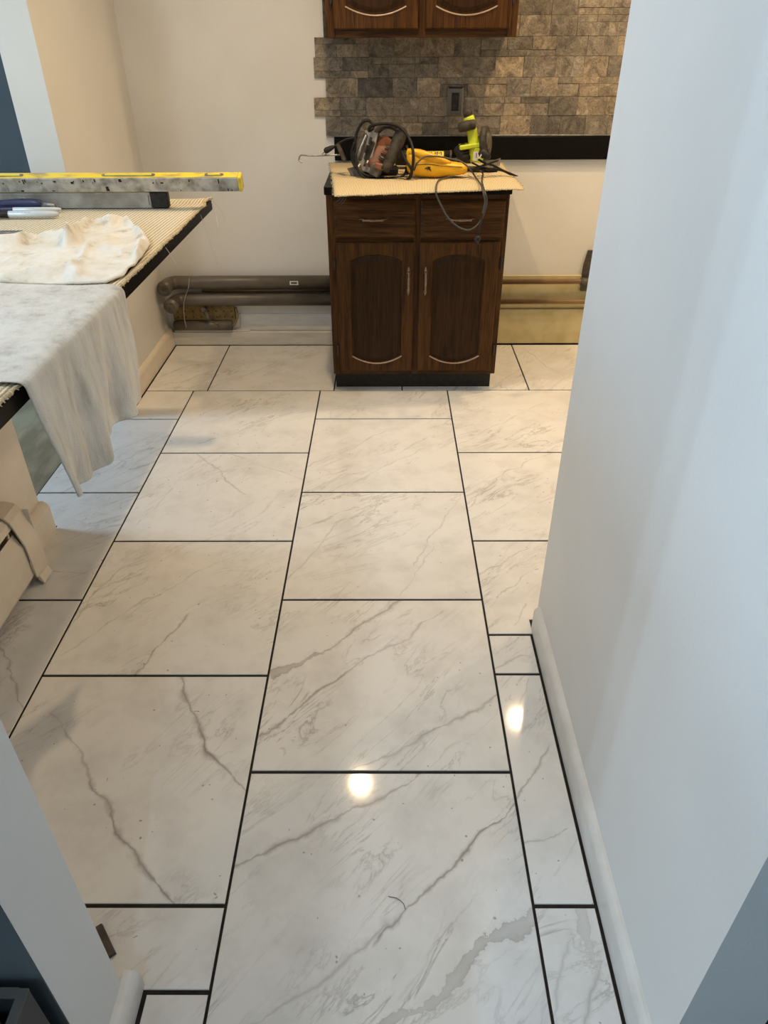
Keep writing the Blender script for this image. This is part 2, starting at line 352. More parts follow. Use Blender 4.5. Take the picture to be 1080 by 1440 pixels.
def struct(name, mb, mat, label, parent=None):
    o = mb.build(name, mat, parent); o['label'] = label
    if not parent: o['kind'] = 'structure'; o['category'] = name.split('_')[0]
    return o
def box(*a, **k): return MB().box(*a, **k)

# ------------------------------------------------------------------ structure
YB = 3.82        # back wall face
XL = -1.19       # face of the left stub wall and half wall
XR = .435        # face of the right wall
Z0 = -.0028
floor = struct('floor', box(-1.32, 2.8, -1.2, YB+.05, -.06, Z0), 'grout', 'kitchen floor of large white marble look tiles with dark open joints')
struct('floor', box(-4.2, -1.322, .45, 5.4, -.06, -.012), 'subfloor', 'bare dull brown subfloor in the room beyond the counter')
struct('floor', box(-4.2, -1.322, -3.1, .449, -.06, -.014).box(-1.322, 2.8, -3.1, -1.201, -.06, -.014), 'planks', 'dark hall floor behind the doorway')
wall_back = struct('wall_back', box(XL-.13, 2.95, YB, YB+.12, Z0, CEIL), 'paint_back', 'scuffed off white kitchen back wall')
wl = struct('wall_left', box(XL-.13, XL, 2.90, YB, Z0, CEIL), 'paint', 'short cream wall beside the counter end')
struct('wall_half', box(XL-.13, XL, .66, 2.04, Z0, .878), 'cream', 'low cream half wall under the peninsula counter')
wr = struct('wall_right', box(XR, XR+.128, .46, 1.565, Z0, CEIL), 'paint2', 'white wall along the right of the passage')
wd = struct('wall_doorway', box(-4.2, -.47, .452, .578, Z0, CEIL), 'paint2', 'grey white doorway wall end at the left of the threshold')
box(-3.2, -.4705, .4500, .4519, Z0, CEIL).build('hall_face_shade', 'blue_wall', wd, label='added dark sheet on the hall side, shade put into its colour')  # thin added sheet, its dark colour stands for shade on this face
struct('wall_kitchen', box(XR+.128, 2.95, 1.44, 1.565, Z0, CEIL), 'paint2', 'kitchen wall behind the right passage wall')
struct('wall_side', box(2.83, 2.95, 1.565, YB, Z0, CEIL), 'paint', 'far side wall of the kitchen')
struct('wall_far', box(-4.2, XL-.13, 5.4, 5.5, -.012, CEIL), 'blue_wall', 'slate blue wall of the room beyond the counter')
struct('wall_closing', box(XL-.23, XL-.13, YB, 5.4, -.012, CEIL), 'blue_wall', 'slate blue side wall of the room beyond the counter')
struct('wall_outer', box(-4.3, -4.2, .578, 5.5, -.012, CEIL), 'blue_wall', 'outer wall of the room beyond the counter')
struct('wall_hall', box(-3.3, -3.2, -3.1, .45, -.014, CEIL), 'paint2', 'hall wall with the rear window')
struct('wall_hall', box(1.7, 1.8, -3.1, 1.44, -.014, CEIL), 'paint2', 'hall wall facing the rear window')
struct('wall_rear', box(-3.3, 1.8, -3.2, -3.1, -.014, CEIL), 'paint2', 'hall wall behind the doorway')
struct('ceiling', box(-4.3, 2.95, -3.2, 5.5, CEIL, CEIL+.1), 'ceil', 'plain white ceiling')
for n_, (xa, y0, y1, z0, z1), lb in (('window_1', (-4.2, 2.05, 3.0, .05, 2.05), 'glazed door lighting the room beyond the counter'),):
    wo = struct(n_, box(xa, xa+.02, y0, y1, z0, z1), 'glass', lb)
    for a in ((y0-.06, y0, z0-.05, z1+.06), (y1, y1+.06, z0-.05, z1+.06), (y0, y1, z1, z1+.06), (y0, y1, z0-.05, z0)):
        box(xa, xa+.05, *a).build('window_frame', 'trim', wo)

# ---- floor tiles
T = .6126; XA, XB, XC, XD = -.9358, -.3232, .2894, .902; J = .0030
VEINS = [  # photo pixels on the floor: from, to, half widths in m, strength
 ((330, 1224), (470, 1152), .004, .008, .55), ((470, 1152), (602, 1088), .007, .003, .5),
 ((340, 1445), (545, 1305), .004, .006, .35), ((545, 1310), (724, 1142), .004, .003, .62), ((560, 1400), (640, 1270), .004, .002, .18),
 ((545, 1450), (640, 1372), .016, .012, .46), ((640, 1372), (690, 1326), .008, .014, .46), ((690, 1326), (752, 1286), .014, .019, .44),
 ((384, 946), (450, 918), .012, .007, .62), ((450, 918), (562, 844), .007, .008, .5), ((368, 1036), (485, 948), .003, .004, .62), ((485, 948), (620, 862), .004, .003, .42),
 ((498, 1086), (610, 1028), .004, .009, .55), ((610, 1028), (699, 974), .009, .005, .48), ((600, 1085), (690, 1000), .003, .002, .2),
 ((408, 812), (470, 742), .004, .004, .32), ((470, 742), (545, 700), .004, .002, .3), ((560, 838), (610, 770), .003, .003, .25), ((585, 790), (645, 698), .004, .002, .3),
 ((432, 660), (545, 604), .003, .003, .3), ((470, 690), (600, 628), .003, .003, .3), ((460, 575), (600, 562), .003, .002, .25),
 ((253, 950), (285, 1030), .007, .008, .55), ((285, 1030), (342, 1128), .006, .004, .62), ((72, 1005), (130, 1100), .004, .006, .42), ((130, 1100), (180, 1185), .007, .006, .55), ((180, 1185), (246, 1276), .006, .004, .6),
 ((95, 880), (168, 800), .004, .003, .45), ((188, 952), (262, 868), .004, .004, .52), ((92, 918), (210, 838), .003, .003, .32), ((210, 838), (300, 790), .003, .002, .3),
 ((272, 636), (338, 692), .006, .003, .45), ((330, 640), (430, 676), .003, .003, .32), ((190, 740), (240, 690), .003, .003, .25),
 ((285, 622), (425, 578), .003, .003, .32), ((250, 600), (330, 562), .003, .003, .25),
 ((60, 800), (118, 806), .002, .002, .45), ((0, 910), (34, 1004), .005, .004, .42), ((75, 770), (140, 735), .002, .002, .3),
 ((90, 690), (230, 620), .004, .003, .35), ((110, 660), (215, 612), .003, .003, .28),
 ((655, 712), (715, 662), .004, .003, .35), ((715, 662), (790, 632), .003, .003, .3), ((650, 620), (760, 570), .003, .003, .28), ((670, 812), (742, 772), .005, .003, .35), ((690, 850), (750, 800), .003, .003, .3),
 ((712, 1172), (772, 1052), .003, .003, .45), ((733, 1182), (798, 1160), .003, .002, .4), ((722, 1000), (748, 955), .003, .003, .3),
 ((812, 1280), (834, 1368), .012, .006, .34), ((834, 1368), (822, 1450), .006, .005, .45), ((776, 1435), (800, 1330), .004, .006, .28),
 ((722, 880), (742, 850), .003, .003, .3), ((695, 945), (735, 925), .004, .003, .35),
 ((245, 545), (300, 520), .004, .003, .4), ((300, 545), (420, 500), .003, .003, .3), ((700, 540), (728, 522), .003, .003, .35), ((735, 490), (800, 535), .003, .002, .35),
]
VF = [((*px(*a, 2, 0)[:2],), (*px(*b, 2, 0)[:2],), w0, w1, st) for a, b, w0, w1, st in VEINS]
tile_n = 0
def tile(poly):
    global tile_n
    xs = [p[0] for p in poly]; ys = [p[1] for p in poly]
    cx, cy = sum(xs)/len(xs), sum(ys)/len(ys)
    ins = []
    for (x, y) in poly: ins.append((x+(J if x < cx else -J), y+(.0042 if y < cy else -.0042)))
    vv = [v for v in VF if min(xs)-.01 < (v[0][0]+v[1][0])/2 < max(xs)+.01 and min(ys)-.01 < (v[0][1]+v[1][1])/2 < max(ys)+.01]
    tile_n += 1
    mt = marble('marble_tile', vv, tile_n*1.37, random.uniform(-.25, .25))
    b = .0012
    inner = [(x+(b if x < cx else -b), y+(b if y < cy else -b)) for x, y in ins]
    o = MB().rings([[(x, y, Z0) for x, y in ins], [(x, y, -b) for x, y in ins], [(x, y, 0) for x, y in inner]]).build('tile', mt, floor)
    return o
def rect(x0, x1, y0, y1): return [(x0, y0), (x1, y0), (x1, y1), (x0, y1)]
YT = 3.193; xl = -1.166
rA = [2.5805-T*k for k in range(-1, 5)]; rB = [2.8902-T*k for k in range(0, 6)]
tile(rect(xl, XA, rB[0], YT))
tile([(-1.318, rB[1]), (XA, rB[1]), (XA, rB[0]), (-1.318, rB[0])])
tile([(xl, rB[2]), (XA, rB[2]), (XA, rB[1]), (-1.318, rB[1]), (-1.318, 2.066), (xl, 2.066)])
tile(rect(xl, XA, rB[3], rB[2])); tile(rect(xl, XA, .60, rB[3]))
for i in range(3): tile(rect(XA, XB, rA[i+1], rA[i]))
tile(rect(XA, XB, rA[4], rA[3])); tile(rect(XA, XB, .588, rA[4])); tile(rect(-.440, XB, -.02, .588))
tile(rect(XB, XC, rB[0], YT))
for i in range(5): tile(rect(XB, XC, rB[i+1], rB[i]))
tile(rect(XC, XD, rA[1], rA[0])); tile(rect(XC, XD, rA[2], rA[1])); tile([(XC, 1.512), (.4135, 1.512), (.4135, 1.572), (XD, 1.572), (XD, rA[2]), (XC, rA[2])])
tile(rect(XC, .4135, 1.36, 1.512)); tile(rect(XC, .4135, rA[4], 1.36)); tile(rect(XC, .4135, .13, rA[4]))
tile(rect(XD, XD+T, rB[0], YT)); tile(rect(XD, XD+T, rB[1], rB[0])); tile(rect(XD, XD+T, 1.572, rB[1]))
tile(rect(XD+T, 2.12, rA[1], YT)); tile(rect(XD+T, 2.12, rA[2], rA[1])); tile(rect(2.12, 2.82, rB[1], YT)); tile(rect(2.12, 2.82, 1.572, rB[1]))
xj = [xl, -.87, -.257, .072, .685, 1.297, 1.91, 2.52, 2.82]
for a, b in zip(xj, xj[1:]): tile(rect(a, b, YT, 3.79))

# ---- baseboards (rounded top)
def baseprof(h, t, n=5):
    p = [(0, 0), (t, 0), (t, h-t*.9)]
    for k in range(1, n+1):
        a = k/n*H; p.append((t*math.cos(a), h-t*.9+t*.9*math.sin(a)))
    return p
def baseboard(name, label, x, sgn, y0, y1, h, t, mat='trim'):
    pr = baseprof(h, t); m = MB()
    m.rings([[(x+sgn*a, y, .0+b) for a, b in pr] for y in (y0, y1)])
    o = m.build(name, mat); tag(o, label, 'baseboard', kind='structure'); return o
baseboard('baseboard_right', 'white rounded baseboard along the right passage wall', XR, -1, .465, 1.535, .085, .018)
baseboard('baseboard_left', 'cream rounded baseboard below the short wall by the pipes', XL, 1, 2.92, 3.79, .10, .020, 'cream')
baseboard('baseboard_doorway', 'short white baseboard piece on the doorway wall end', -.47, 1, .455, .60, .06, .025)
baseboard('baseboard_half', 'short rounded cream baseboard end past the heater cover', XL, 1, 1.80, 2.045, .115, .030, 'cream')
bb = MB().box(XL+.003, -.256, 3.79, YB, 0, .075, .003).box(-.80, -.256, 3.812, YB, .077, .17, .001); tag(bb.build('baseboard_back', 'board'), 'scuffed white board along the foot of the back wall', 'baseboard', kind='structure')
yb = MB().box(.52, 2.82, 3.795, YB, .004, .195, .003).box(.52, 2.82, 3.810, YB, .197, .37, .002)
tag(yb.build('trim_1', 'yellow_paint'), 'old yellow painted board beneath the copper pipes', 'trim', kind='structure')

# ---- backsplash: each stone is a piece
bs = box(-.28, 1.9, YB-.004, YB, 1.028, 1.95).build('backsplash', 'toolgrey', wall_back); bs['label'] = 'backsplash of grey brown travertine blocks'
courses = [(1.028, 1.107, -.287), (1.107, 1.184, -.337), (1.184, 1.261, -.280), (1.261, 1.341, -.330), (1.341, 1.416, -.322), (1.416, 1.493, -.24), (1.493, 1.570, -.24), (1.570, 1.647, -.24), (1.647, 1.724, -.24)]
rs = random.Random(11)
def stone(x0, x1, z0, z1):
    g = .0003; d = rs.uniform(.0095, .0125)
    box(x0+g, x1-g, YB-d, YB-.0005, z0+g, z1-g, .0010).build('stone_tile', 'stone', bs)
pat = {0: 'sT', 1: 'f', 2: 'f', 3: 'f', 4: 'f'}
for ci, (z0, z1, xs) in enumerate(courses):
    x = xs; h = z1-z0
    if z0 > 1.42: x = .30 if z0 < 1.5 else .30
    lead = {1: 'B', 3: 'B', 0: 'f'}.get(ci)
    while x < 1.75:
        kind = lead or rs.choice('ffffTB'); lead = None
        if kind == 'f':
            for k in range(rs.choice((1, 2, 2))):
                wd = rs.uniform(.10, .17); stone(x, x+wd, z0, z1); x += wd
        else:
            wd = rs.uniform(.24, .34); zs = z0+h*.34 if kind == 'B' else z1-h*.34
            for (a, b, thin) in ((z0, zs, kind == 'B'), (zs, z1, kind == 'T')):
                q = x
                while q < x+wd-1e-4:
                    s_ = min(rs.uniform(.06, .19) if thin else rs.uniform(.09, .15), x+wd-q)
                    if x+wd-q-s_ < .05: s_ = x+wd-q
                    stone(q, q+s_, a, b); q += s_
            x += wd
box(-.287, 1.75, YB-.014, YB-.001, 1.0225, 1.0285, .0008).build('metal_edge', 'steel', wall_back)

lip = box(-.25, 1.75, YB-.022, YB-.0005, .922, 1.0215, .002).build('splash_ledge', 'black_lam'); tag(lip, 'long black laminate strip fixed below the stone backsplash', 'backsplash strip')

# ---- outlet
oc = px(640, 143, 1, YB-.014); ox, oz = oc.x, oc.z
ot = empty('wall_outlet', (ox, YB-.014, oz-.06), 'brushed metal outlet plate with black socket on the stone backsplash', 'outlet')
def frame_plate(m, w_, h_, iw, ih, y, d):
    R = [(-1, -1), (1, -1), (1, 1), (-1, 1)]
    def ring(a, b, yy): return [(ox+s_*a, yy, oz+t_*b) for s_, t_ in R]
    return m.rings([ring(w_, h_, y), ring(w_, h_, y-d*.5), ring(w_-.006, h_-.006, y-d), ring(iw+.003, ih+.003, y-d), ring(iw, ih, y-d*.6), ring(iw, ih, y)], False, False)
frame_plate(MB(), .0365, .0585, .0165, .034, YB-.0142, .007).build('plate', 'brushed', ot)
sk = box(ox-.0163, ox+.0163, YB-.0175, YB-.0143, oz-.0335, oz+.0335).build('socket', 'black', ot)
for dz in (-.018, .018):
    for dx in (-.0055, .0055): box(ox+dx-.001, ox+dx+.001, YB-.0178, YB-.0174, oz+dz-.004, oz+dz+.004).build('slot', 'toolgrey', sk)

# ------------------------------------------------------------------ cabinets
def outline(x0, x1, z0, z1, rise_t, rise_b, n=14):
    p = []
    for k in range(n+1): u = k/n; p.append((x0+(x1-x0)*u, z0-rise_b*4*u*(1-u)))
    for k in range(n+1): u = k/n; p.append((x1+(x0-x1)*u, z1+rise_t*4*u*(1-u)))
    return p
def rectmap(x0, x1, z0, z1, n=14):
    p = [(x0+(x1-x0)*k/n, z0) for k in range(n+1)]+[(x1+(x0-x1)*k/n, z1) for k in range(n+1)]
    return p
def shrink(p, d):
    cx = sum(a for a, _ in p)/len(p); cz = sum(b for _, b in p)/len(p)
    hx = max(a for a, _ in p)-cx; hz = max(b for _, b in p)-cz
    return [(cx+(a-cx)*(hx-d)/hx, cz+(b-cz)*(hz-d)/hz) for a, b in p]
def door(parent, x0, x1, z0, z1, y, th=.019, pt=None):
    """y: back face; front towards -Y"""
    f = y-th; o2 = pt
    R3 = lambda p, yy: [(a, yy, b) for a, b in p]
    outer = rectmap(x0, x1, z0, z1); bev = rectmap(x0+.005, x1-.005, z0+.005, z1-.005)
    inn = outline(*pt)
    m = MB().rings([R3(outer, y), R3(outer, f+.005), R3(bev, f), R3(inn, f), R3(shrink(inn, .004), f+.006)], True, False)
    d = m.build('door', 'woodv', parent)
    g1 = shrink(inn, .0045); g2 = shrink(inn, .010); g3 = shrink(inn, .026)
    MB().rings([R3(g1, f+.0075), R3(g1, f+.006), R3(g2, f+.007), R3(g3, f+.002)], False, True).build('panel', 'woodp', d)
    # routed bead round the panel's foot, worn finish with a painted highlight
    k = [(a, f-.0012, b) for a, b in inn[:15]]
    MB().tube(k, .0030, 6).build('bead', 'bead_highlight', d)
    return d
def pull(parent, c, length, horiz, y):
    L2 = length/2
    def P(s_, d): return (c[0]+s_, y-d, c[1]) if horiz else (c[0], y-d, c[1]+s_)
    m = MB()
    m.tube([P(-L2*.62, .024), P(-L2*.4, .026), P(0, .028), P(L2*.4, .026), P(L2*.62, .024)], [.0035, .0048, .0058, .0048, .0035], 8, 3)
    for s_ in (-1, 1):
        m.tube([P(s_*L2*.62, .002), P(s_*L2*.62, .012), P(s_*L2*.62, .026)], [.0065, .004, .006], 8, 2)
        m.tube([P(s_*L2*.55, .0025), P(s_*L2*.8, .0025), P(s_*L2, .002)], [.008, .006, .002], 8, 2, (1, .35) if horiz else None)
    return m.build('handle', 'brass', parent, True, label='antique brass bail pull')
def hinge(parent, x, z, y):
    MB().tube([(x, y-.012, z-.024), (x, y-.012, z+.024)], .0045, 8).box(x-.006, x+.006, y-.011, y-.0003, z-.02, z+.02).build('hinge', 'hinge', parent)
CF = 3.185   # face frame front of the base cabinet
bc = empty('base_cabinet', (.128, 3.5, 0), 'dark oak base cabinet with two drawers above two arched doors', 'cabinet')
X0, X1 = -.253, .509
# carcase: sides, back, bottom
MB().box(X0, X0+.016, CF+.02, 3.788, .088, .879).box(X1-.016, X1, CF+.02, 3.793, .088, .879).box(X0+.016, X1-.016, 3.77, 3.786, .088, .879).box(X0+.016, X1-.016, CF+.02, 3.77, .088, .104).box(X0+.016, X1-.016, CF+.02, 3.77, .862, .879).build('body', 'woodv', bc)
for a, b in ((X0, X0+.042), (X1-.042, X1), (.110, .148)): box(a, b, CF, CF+.02, .088, .879, .0015).build('stile', 'woodv', bc)
for a, b in ((X0+.042, .110), (.148, X1-.042)):
    for z0, z1 in ((.850, .879), (.690, .715), (.088, .114)): box(a, b, CF, CF+.02, z0, z1, .001).build('rail', 'woodh', bc)
box(X0+.006, X1-.012, 3.235, 3.25, 0.0005, .0875).build('toe_kick', 'black', bc)
DR = [(-.222, .121, .709, .858), (.141, .493, .709, .858)]
for (a, b, z0, z1) in DR:
    f = CF-.019
    d = MB().rings([[(x, CF-.0004, z) for x, z in ((a, z0), (b, z0), (b, z1), (a, z1))], [(x, f+.009, z) for x, z in ((a, z0), (b, z0), (b, z1), (a, z1))], [(x, f+.004, z) for x, z in ((a+.006, z0+.006), (b-.006, z0+.006), (b-.006, z1-.006), (a+.006, z1-.006))], [(x, f, z) for x, z in ((a+.016, z0+.016), (b-.016, z0+.016), (b-.016, z1-.016), (a+.016, z1-.016))]]).build('drawer', 'woodh', bc)
    pull(d, ((a+b)/2-.008, .787), .125, True, f)
for (a, b, pa, pb, hx, hg) in ((-.220, .118, -.162, .066, .094, -.228), (.140, .484, .196, .425, .168, .494)):
    d = door(bc, a, b, .110, .692, CF-.0004, .019, (pa, pb, .185, .618, .026, .036))
    pull(d, (hx, .53), .125, False, CF-.019)
    for z in (.60, .21): hinge(d, hg, z, CF)
ct = box(X0-.006, X1+.006, CF-.016, 3.795, .8795, .9125, .003).build('cabinet_worktop', 'black_lam'); tag(ct, 'black laminate worktop on the base cabinet', 'worktop')

wc = empty('wall_cabinet', (.14, 3.6, 1.416), 'dark oak wall cabinet with two arched doors above the backsplash', 'cabinet')
UF = 3.50; U0, U1 = -.248, .527; UZ = 1.416; UT = 2.18
MB().box(U0, U0+.016, UF+.02, YB-.015, UZ, UT).box(U1-.016, U1, UF+.02, YB-.015, UZ, UT).box(U0+.016, U1-.016, UF+.02, YB-.015, UZ+.012, UZ+.026).box(U0+.016, U1-.016, UF+.02, YB-.015, UT-.016, UT).box(U0+.016, U1-.016, YB-.02, YB-.015, UZ+.026, UT-.016).build('body', 'woodv', wc)
for a, b in ((U0, U0+.04), (U1-.04, U1), (.122, .158)): box(a, b, UF, UF+.02, UZ, UT, .0015).build('stile', 'woodv', wc)
for a, b in ((U0+.04, .122), (.158, U1-.04)):
    for z0, z1 in ((UZ, UZ+.033), (UT-.035, UT)): box(a, b, UF, UF+.02, z0, z1, .001).build('rail', 'woodh', wc)
for (a, b, pa, pb, hx, hg) in ((-.214, .126, -.165, .078, .108, -.222), (.153, .497, .196, .44, .175, .503)):
    d = door(wc, a, b, UZ+.028, UT-.03, UF-.0004, .019, (pa, pb, UZ+.104, UT-.11, .026, .030))
    pull(d, (hx, UZ+.22), .125, False, UF-.019)
    hinge(d, hg, UZ+.135, UF)

# ------------------------------------------------------------------ woven mats
def fringe(m, pts, out, seed, ln=.012, r=.0011, n=140):
    q = random.Random(seed); pts = [Vector(p) for p in pts]
    for _ in range(n):
        k = q.random()*(len(pts)-1); i = int(k); p = pts[i].lerp(pts[i+1], k-i)
        e = p+out*q.uniform(.35, 1)*ln+Vector((q.uniform(-1, 1), q.uniform(-1, 1), q.uniform(-.9, .3)))*ln*.45
        m.tube([p-out*.003, p.lerp(e, .5)+Vector((0, 0, .0015)), e], r, 3)
def sheet(f, nu, nv, th):
    """solid sheet from function f(u,v)->point, thickness th downwards"""
    top = [[Vector(f(i/nu, j/nv)) for j in range(nv+1)] for i in range(nu+1)]
    m = MB(); n1 = (nu+1)*(nv+1)
    m.v = [tuple(p) for r in top for p in r]+[(p.x, p.y, p.z-th) for r in top for p in r]
    I = lambda i, j: i*(nv+1)+j
    for i in range(nu):
        for j in range(nv):
            a, b, c, d = I(i, j), I(i+1, j), I(i+1, j+1), I(i, j+1); m.f.append((a, b, c, d)); m.f.append((a+n1, d+n1, c+n1, b+n1))
    bd = [I(i, 0) for i in range(nu+1)]+[I(nu, j) for j in range(1, nv+1)]+[I(i, nv) for i in range(nu-1, -1, -1)]+[I(0, j) for j in range(nv-1, 0, -1)]
    for a, b in zip(bd, bd[1:]+bd[:1]): m.f.append((a, b, b+n1, a+n1))
    return m
def cab_mat(u, v):
    # u across X, v from the front edge to the wall
    fl = px(470, 270, 2, .917); fr = px(737, 263, 2, .917); bl = Vector((-.275, 3.77, .917)); br = Vector((.545, 3.77, .917))
    p = fl.lerp(fr, u).lerp(bl.lerp(br, u), v)
    p.x += .004*noise.noise(Vector((v*9, u*3, 1))); p.y += .005*noise.noise(Vector((u*14, 2, v)))
    p.z = .9172+.0006*noise.noise(Vector((u*9, v*9, 0)))
    if p.x > X1+.006: p.z -= (p.x-X1-.006)*.12
    if p.y < CF-.016: p.z -= .1*(CF-.016-p.y)
    return p
mm_ = empty('woven_mat', (.13, 3.45, .913), 'beige woven mat with frayed edges spread on the base cabinet', 'mat')
sheet(cab_mat, 40, 24, .0035).build('weave', 'jutefine', mm_, True)
m = MB(); fringe(m, [cab_mat(k/30, 0) for k in range(31)], Vector((0, -1, -.35)), 1, .007, .0010, 260)
fringe(m, [cab_mat(1, k/20) for k in range(21)], Vector((1, 0, -.1)), 2, .007, .0009, 90); fringe(m, [cab_mat(0, k/20) for k in range(21)], Vector((-1, 0, -.1)), 3, .007, .0009, 90)
m.build('fringe', 'jutefringe', mm_, kind='stuff')
m = MB()
for (a, b) in (((482, 273), (473, 284)), ((490, 272), (480, 287)), ((486, 272), (477, 286))):
    p = px(*a, 1, 3.10); q = px(*b, 1, 3.105); MB().tube([p, p.lerp(q, .5)+Vector((.004, -.004, 0)), q], .0011, 4, 3).build('loose_thread', 'cordgrey', mm_)

# ------------------------------------------------------------------ peninsula
XE = -.662
pc = box(-1.78, XE, .72, 2.897, .8785, .914, .003).build('peninsula_countertop', 'black_lam'); tag(pc, 'black edged peninsula countertop on the half wall', 'countertop')
def pen_mat(u, v):
    # u from the passage edge to the far side, v along Y
    x = XE+.001-(1.78-.67)*u; y = .75+(2.885-.75)*v
    if u < .01: x += .006*noise.noise(Vector((v*40, 3, 0)))+.004*noise.noise(Vector((v*11, 8, 0)))
    z = .9200+.0012*noise.noise(Vector((x*7, y*7, 0)))
    if u < .03: z += .0015
    if v > .955 and u < .35: z += .007*math.sin((v-.955)/.045*math.pi)*(1-u/.35)
    return (x, y, z)
pm = empty('woven_mat', (-1.2, 1.8, .915), 'long beige ribbed woven mat covering the peninsula countertop', 'mat')
sheet(pen_mat, 40, 160, .0045).build('weave', 'jute', pm, True)
m = MB(); e_ = [pen_mat(0, k/120) for k in range(121)]
fringe(m, e_, Vector((1, 0, -.5)), 5, .006, .0012, 420); fringe(m, [pen_mat(k/20, 1) for k in range(21)], Vector((0, 1, -.2)), 6, .008, .001, 100)
m.build('fringe', 'jutefringe', pm, kind='stuff')
q_ = random.Random(8); P_ = [Vector(pen_mat(0, k/260))+Vector((q_.uniform(-.002, .003), 0, -.0005+q_.uniform(-.001, .001))) for k in range(261)]
MB().tube(P_, [q_.uniform(.0028, .0052) for _ in P_], 7).build('frayed_hem', 'jutefringe', pm, True)
m = MB()
for a, b, c in (((282, 302), (292, 330), (306, 372)), ((297, 284), (303, 300), (307, 320)), ((298, 281), (310, 295), (318, 312)), ((233, 348), (241, 360), (248, 372))):
    P_ = [px(*q, 0, XE+.014+.012*i) for i, q in enumerate((a, b, c))]; MB().tube(P_, .0007, 4, 4).build('loose_thread', 'wire', pm)

# rag crumpled on the mat
zt = .9225
def poly_at(P, t):
    k = t*(len(P)-1); i_ = min(int(k), len(P)-2); return P[i_].lerp(P[i_+1], k-i_)
R_NEAR = [px(*q, 2, zt) for q in ((-40, 402), (10, 402), (60, 401), (110, 402), (150, 400), (182, 387), (200, 366))]
R_FAR = [px(*q, 2, zt) for q in ((-40, 352), (10, 346), (58, 336), (98, 334), (122, 316), (180, 312), (212, 346))]
FOLDS = [([(-40, 356), (0, 352), (30, 348), (60, 333), (92, 338), (104, 350)], .030, .014), ([(100, 350), (110, 326), (135, 314), (162, 318), (178, 311), (196, 324), (208, 346), (198, 364)], .030, .012),
         ([(150, 352), (176, 358), (200, 352)], .014, .010), ([(-40, 400), (30, 398), (80, 388), (104, 383), (110, 396)], .020, .013), ([(118, 399), (150, 400), (186, 380)], .010, .009), ([(20, 372), (70, 366), (120, 360), (150, 340)], .009, .016), ([(105, 384), (116, 372), (126, 350)], .008, .009)]
FOLDS = [([px(*q, 2, zt) for q in P], a_, w_) for P, a_, w_ in FOLDS]
def fold_d(p, P):
    best = 9
    for a_, b_ in zip(P, P[1:]):
        ax, ay, bx, by, qx, qy = a_.x, a_.y/3.2, b_.x, b_.y/3.2, p.x, p.y/3.2
        dx, dy = bx-ax, by-ay; t_ = max(0, min(1, ((qx-ax)*dx+(qy-ay)*dy)/(dx*dx+dy*dy+1e-9)))
        best = min(best, math.hypot(qx-ax-dx*t_, qy-ay-dy*t_))
    return best
def rag(u, v):
    p = poly_at(R_NEAR, u).lerp(poly_at(R_FAR, u), v)
    wn_ = Vector((noise.noise(Vector((p.x*14, p.y*6, 2))), noise.noise(Vector((p.x*14, p.y*6, 9))), 0))
    q = p+Vector((wn_.x*.012, wn_.y*.03, 0))
    ed = max(0, min(u*5+.5, (1-u)*9, v*9, (1-v)*9, 1.0)); ed = ed*(2-ed)
    h = .006+.005*noise.noise(Vector((p.x*9, p.y*5, 4)))+.003*noise.noise(Vector((p.x*30, p.y*14, 1)))+.0015*noise.noise(Vector((p.x*80, p.y*40, 6)))
    for P, a_, w_ in FOLDS:
        d_ = fold_d(q, P)/w_; h += a_*math.exp(-d_*d_*1.1)
    p.z = zt+max(.0015, h)*(.25+.75*ed)+.0035
    if p.x > XE-.010: p.x = XE-.010
    return p
rg = sheet(rag, 110, 80, .004).build('rag', 'rag', None, True); tag(rg, 'crumpled soiled white rag lying on the peninsula mat', 'rag')
# grey towel hanging over the edge
HX = XE+.016
HL = [(35, 540), (60, 612), (88, 702)]; 
top = [px(34, 545, 0, HX), px(174, 416, 0, HX)]
yA, yB_ = top[0].y, top[1].y
prof = sorted([(lambda q: (q.y, q.z))(px(u, v, 0, HX)) for u, v in ((92, 700), (120, 678), (143, 652), (150, 612), (172, 590), (196, 562))])
def botz(t):
    # t 0..1 along the lower hem, returns y,z on the hanging plane
    k = t*(len(prof)-1); i = min(int(k), len(prof)-2); f = k-i
    return (prof[i][0]*(1-f)+prof[i+1][0]*f, prof[i][1]*(1-f)+prof[i+1][1]*f)
TOPZ = .9275
def towel(u, v):
    # u along Y (near -> far), v: 0 far inside on the counter .. .45 edge .. 1 hem
    yt = yA+(yB_-yA)*u
    wig = noise.noise(Vector((u*6, v*2, 3)))
    if v < .45:
        s_ = v/.45; x = -1.30+(XE+.004+1.30)*s_
        y = yt+(1-s_)*(.02+.02*u)+.012*math.sin(s_*9+u*3)*(1-s_)
        z = TOPZ+.007*max(0, noise.noise(Vector((x*6, y*10, 2))))+.004*max(0, noise.noise(Vector((x*17, y*14, 9))))+.003
        return Vector((x, y, z))
    s_ = (v-.45)/.55; yb_, zb = botz(u)
    a = min(1, s_/.10)
    zt_ = TOPZ+.002
    if a < 1:
        x = XE+.004+.014*math.sin(a*H); z = zt_-.016*(1-math.cos(a*H)); y = yt
        sb = 0
    else:
        sb = (s_-.10)/.90
        y = yt+(yb_-yt)*sb; z = zt_-.016+(zb-zt_+.016)*sb
        x = XE+.018
    amp = (.003+.017*sb)
    f = math.sin(u*15+sb*1.2+wig*1.5)*.65+math.sin(u*31+1+wig)*.3+.4*noise.noise(Vector((u*9, sb*3, 5)))
    x += amp*f+.006*sb
    return Vector((x, y+.004*noise.noise(Vector((u*20, v*8, 1)))*sb, z))
